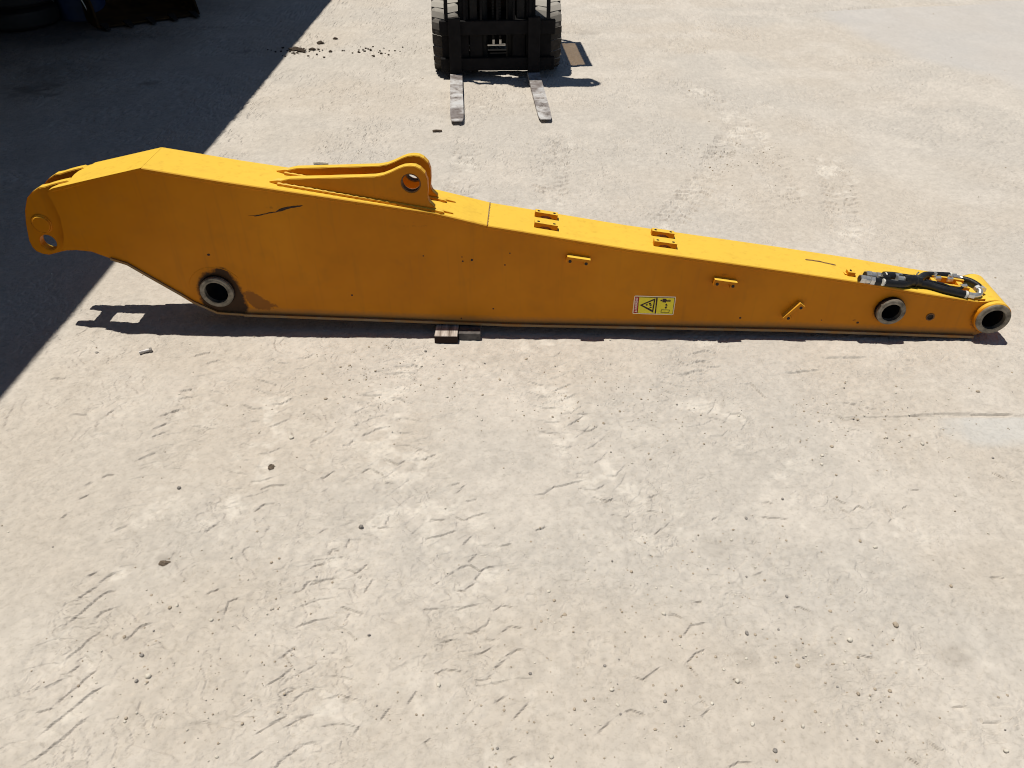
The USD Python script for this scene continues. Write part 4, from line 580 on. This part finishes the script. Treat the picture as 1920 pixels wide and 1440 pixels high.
for x in (-.62, .62):
    obj('guard_post', tube([(x, .05, .95), (x, .24, 2.16)], .032, 8), M['fblack'], fl); obj('guard_post', tube([(x * .95, 1.40, 1.10), (x, 1.28, 2.16)], .032, 8), M['fblack'], fl)
hp = [(.20, -.25, .62), (.24, -.33, .45), (.22, -.35, .30), (.16, -.32, .2)]
for dx in (0, .04): obj('hydraulic_hose', tube(smoothpath([(a + dx, b, c) for a, b, c in hp]), .010, 8), M['fgrey'], fl)
obj('mirror_arm', tube(smoothpath([(.42, -.30, 2.75), (.50, -.34, 2.85), (.56, -.36, 2.9)]), .012, 8), M['fblack'], fl)

# ------------------------------------------------------------------ what stands in the shade of the shed
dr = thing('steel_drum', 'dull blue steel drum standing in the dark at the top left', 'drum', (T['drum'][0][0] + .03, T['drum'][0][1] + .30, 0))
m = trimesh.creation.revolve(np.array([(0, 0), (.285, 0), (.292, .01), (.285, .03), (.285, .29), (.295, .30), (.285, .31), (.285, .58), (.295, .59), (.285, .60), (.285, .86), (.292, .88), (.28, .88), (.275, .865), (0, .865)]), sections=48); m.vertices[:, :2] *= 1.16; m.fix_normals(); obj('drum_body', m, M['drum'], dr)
obj('bung', trimesh.creation.cylinder(.03, .02, sections=16, transform=trimesh.transformations.translation_matrix((.15, .05, .872))), M['fgrey'], dr)
rd = obj('steel_rod', tube([(T['rod'][0][0] - .0, T['rod'][0][1] - .03, .01), (T['rod'][0][0] - .30, T['rod'][0][1] + .03, .95)], .009, 8), M['chrome']); tag(rd, 'thin shiny rod leaning against the blue drum', 'rod')
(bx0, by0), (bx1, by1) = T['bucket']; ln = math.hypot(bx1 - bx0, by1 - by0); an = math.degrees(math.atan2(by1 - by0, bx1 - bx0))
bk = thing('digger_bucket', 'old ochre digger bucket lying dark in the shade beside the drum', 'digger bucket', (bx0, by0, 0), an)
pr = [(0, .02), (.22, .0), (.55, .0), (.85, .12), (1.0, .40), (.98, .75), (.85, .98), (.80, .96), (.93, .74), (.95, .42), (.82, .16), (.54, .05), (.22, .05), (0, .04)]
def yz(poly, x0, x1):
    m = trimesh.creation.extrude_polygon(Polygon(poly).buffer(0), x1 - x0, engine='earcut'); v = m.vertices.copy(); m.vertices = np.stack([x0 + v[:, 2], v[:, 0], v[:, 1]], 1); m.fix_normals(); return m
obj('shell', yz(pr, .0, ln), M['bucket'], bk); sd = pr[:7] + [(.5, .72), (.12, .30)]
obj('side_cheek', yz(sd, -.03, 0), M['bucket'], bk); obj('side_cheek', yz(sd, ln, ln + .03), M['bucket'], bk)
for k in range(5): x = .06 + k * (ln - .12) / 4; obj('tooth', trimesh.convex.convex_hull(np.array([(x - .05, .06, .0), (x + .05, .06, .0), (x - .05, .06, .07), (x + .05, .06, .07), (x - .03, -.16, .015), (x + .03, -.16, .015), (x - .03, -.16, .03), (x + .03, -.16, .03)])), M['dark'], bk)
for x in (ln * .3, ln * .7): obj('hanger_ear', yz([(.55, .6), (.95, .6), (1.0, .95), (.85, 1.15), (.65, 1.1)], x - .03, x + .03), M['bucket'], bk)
tx_, ty_ = T['tyres'][0]
for k in range(3):
    m = trimesh.creation.revolve(np.array([(.26, .03), (.42, 0), (.50, .05), (.52, .14), (.50, .23), (.42, .28), (.26, .25), (.30, .14), (.26, .03)]), sections=40); m.fix_normals(); m.apply_translation((tx_ - .25 + .03 * k, ty_ + .45 - .02 * k, .28 * k + .004))
    o = obj('old_tyre', m, M['dark']); tag(o, ['lowest tyre of the dark stack at the left edge', 'middle tyre of the dark stack at the left edge', 'topmost tyre of the dark stack at the left edge'][k], 'tyre', 'stacked old tyres')

# ------------------------------------------------------------------ stones, clods and litter
def stone(key, r, m, label, cat_='stone', flat=.7, seed=0, xy=None, rough=.35, sub=2, group=None, name='stone'):
    x, y = xy or T['peb'][key]; r = r * .64; t = rock(r, seed, flat, sub, rough); t.apply_translation((0, 0, r * flat * .55)); o = obj(name, t, m, None, 50)
    UsdGeom.Xformable(o).AddTranslateOp().Set(Gf.Vec3d(x, y, gz(x, y))); tag(o, label, cat_, group); return o
stone('white', .019, M['pale'], 'bright white stone alone on the ground left of centre', seed=1)
stone('dark1', .015, M['grey'], 'small half dark stone left of the bright white stone', seed=2)
stone('e', .021, M['grey'], 'largest grey stone, beside a zigzag crack below the middle of the arm', seed=3, flat=.9)
stone('d', .016, M['pale'], 'round pale pebble at the lower left beside the long wheel ridges', seed=4, flat=.95)
stone('b', .011, M['pale'], 'small white pebble beside a bent crack at the lower left', seed=5)
stone('o', .017, M['pale'], 'pale oval stone with a dark underside at the lower right', seed=6)
stone('p', .016, M['tan'], 'tan pebble just right of the pale oval stone', seed=7)
stone('q', .012, M['grey'], 'dark little pebble between the cracks and the pale oval stone', seed=8)
stone('r', .013, M['pale'], 'white pebble in the bottom right corner of the yard', seed=9)
stone('j', .013, M['pale'], 'pale pebble, right one of a pair in the right middle of the yard', seed=10)
stone('i', .012, M['tan'], 'tan pebble, left one of a pair in the right middle of the yard', seed=11)
stone('g', .012, M['grey'], 'dark round pebble right of centre in the yard', seed=12)
stone('k', .013, M['pale'], 'cream pebble left of the bluish bare patch at the right edge', seed=13)
stone('l', .014, M['tan'], 'tan stone above the bluish bare patch at the right edge', seed=14)
stone('leafclod', .022, M['clod'], 'flat dark dirt clod below the bright white stone', 'clod', .22, 15, rough=1.0, sub=3, name='dirt_clod')
stone('clod', .025, M['clod'], 'ragged dark dirt clod at the lower left above the wheel ridges', 'clod', .25, 17, rough=1.1, sub=3, name='dirt_clod')
PEB = {'a': 'tiny pebble near the crack fork above the lower centre', 'c': 'tiny pebble beside the wheel ridges, just above the round pale one', 'f': 'tiny dark pebble just below the left timber block', 'h': 'little pebble below the dark round one right of centre', 'm': 'tiny reddish pebble right of centre in the yard', 'n': 'dark tiny pebble upper left of the cream pebble on the right', 's': 'tiny pebble below and left of the pale oval stone', 't': 'tiny dark pebble near the bottom edge right of centre', 'u': 'tiny pebble near the bottom edge below the pale oval stone', 'v': 'tiny white pebble midway between the pale oval stone and the bottom edge', 'w': 'tiny pebble at lower centre right of the zigzag cracks', 'x': 'tiny pebble at lower centre, half in a smooth patch', 'y': 'tiny pebble in the smooth middle of the yard', 'z': 'tiny pebble just above the one in the smooth middle of the yard', 'aa': 'left of two touching tiny pebbles by the wheel ridges', 'ab': 'right of two touching tiny pebbles by the wheel ridges', 'ac': 'tiny pebble left of the lower zigzag cracks', 'ad': 'tiny pebble at the bottom edge below the centre', 'ae': 'tiny pebble toward the right edge above the tan pebble', 'af': 'tiny dark pebble right of centre above the pale oval stone', 'ag': 'tiny pebble under the middle of the arm, beyond the zigzag cracks', 'ah': 'tiny pebble straight below the pale oval stone', 'ai': 'tiny pebble touching the round pale one by the wheel ridges'}
for n_, (k, lb) in enumerate(PEB.items()):
    stone(k, .0085 + .004 * ((n_ * 37) % 10) / 10, [M['tan'], M['grey'], M['pale']][n_ % 3], lb, 'pebble', .8, 40 + n_, sub=1, group='tiny pebbles scattered over the yard', name='pebble')
bx_, by_ = T['peb']['bolt']
bo = thing('loose_bolt', 'short grey bolt lying on the dirt left of the arm shadow', 'bolt', (bx_, by_, gz(bx_, by_) + .012), 25)
obj('shank', trimesh.creation.cylinder(.009, .06, sections=14, transform=trimesh.transformations.rotation_matrix(math.pi / 2, (0, 1, 0))), M['fork'], bo)
obj('head', trimesh.creation.cylinder(.015, .014, sections=6, transform=trimesh.transformations.translation_matrix((.034, 0, 0)) @ trimesh.transformations.rotation_matrix(math.pi / 2, (0, 1, 0))), M['grey'], bo)
def stick(xy, l, r, rz, m, label, cat_, name):
    o = obj(name, tube([(-l / 2, 0, r), (-l * .1, l * .04, r * 1.3), (l / 2, 0, r)], [r, r * 1.1, r * .8], 8), m); xf = UsdGeom.Xformable(o); xf.AddTranslateOp().Set(Gf.Vec3d(xy[0], xy[1], gz(*xy))); xf.AddRotateZOp().Set(rz); tag(o, label, cat_)
stick(T['peb']['lit'], .13, .012, -4, M['pale'], 'pale stick lying behind the arm near the lug', 'stick', 'stick'); stick(T['peb']['fk'], .09, .010, 6, M['clod'], 'dark stick just below the tip of the left fork', 'stick', 'stick')
D_ = T['debris']; spec = [(.07, .45, 'longest dark mud lump at the edge of the roof shade'), (.05, .5, 'mud lump beside the longest one near the roof shade'), (.045, .6, 'single dark mud lump right of the long ones'), (.055, .5, 'dark mud lump farthest back near the roof shade'), (.03, .7, 'little round mud lump behind the others'), (.028, .7, 'little mud lump at the right end of the row')]
for k, (r, fz, lb) in enumerate(spec):
    r *= .75; t = rock(r, 70 + k, fz, 2, .8); t.vertices[:, 0] *= 1.6 if k < 2 else 1.1; t.apply_translation((0, 0, r * fz * .5)); o = obj('mud_lump', t, M['mud'], None, 50); UsdGeom.Xformable(o).AddTranslateOp().Set(Gf.Vec3d(D_[k][0], D_[k][1], gz(*D_[k]))); tag(o, lb, 'mud lump')
rg = np.random.default_rng(3); ms = []
for k in range(60):
    cx_, cy_ = (D_[1] if k < 35 else D_[8]); x, y = cx_ + rg.normal(0, .16), cy_ + rg.normal(0, .10); t = rock(rg.uniform(.006, .018), k % 7, .6, 1, .7); t.apply_translation((x, y, gz(x, y) + .004)); ms.append(t)
tag(obj('mud_crumbs', cat(*ms), M['mud'], None, 50), 'crumbs of dark dried mud scattered near the roof shade', 'mud crumbs', None, 'stuff')
ms = {'tan': [], 'grey': [], 'pale': []}; protos = [rock(1.0, 200 + k, .7, 1, .4) for k in range(8)]
for k in range(1900):
    u = rg.random(); y = 1.0 + 12.5 * u ** 1.9; x = rg.uniform(-1, 1) * (.75 * y + .7)
    if k > 500: cx_, cy_ = [(.6, 2.2), (1.2, 1.7), (-1.2, 1.8), (.2, 1.5), (1.9, 3.2), (2.0, 7.0), (-.7, 3.6), (.5, 3.4)][k % 8]; x, y = cx_ + rg.normal(0, .35), cy_ + rg.normal(0, .22)
    if not (.9 < y < 14.5): continue
    t = protos[k % 8].copy(); t.apply_scale(float(np.clip(rg.lognormal(math.log(.0026), .42), .0015, .0075)) * (1 + .06 * y)); t.apply_transform(trimesh.transformations.rotation_matrix(rg.uniform(0, 6.28), (0, 0, 1))); t.apply_translation((x, y, gz(x, y) + .0015)); ms[('tan', 'grey', 'pale')[int(rg.choice(3, p=(.58, .05, .37)))]].append(t)
for k, nm in (('tan', 'tan'), ('grey', 'dark'), ('pale', 'pale')): tag(obj('grit', cat(*ms[k]), M[k], None, 50), f'{nm} grit strewn over the whole yard', 'grit', None, 'stuff')
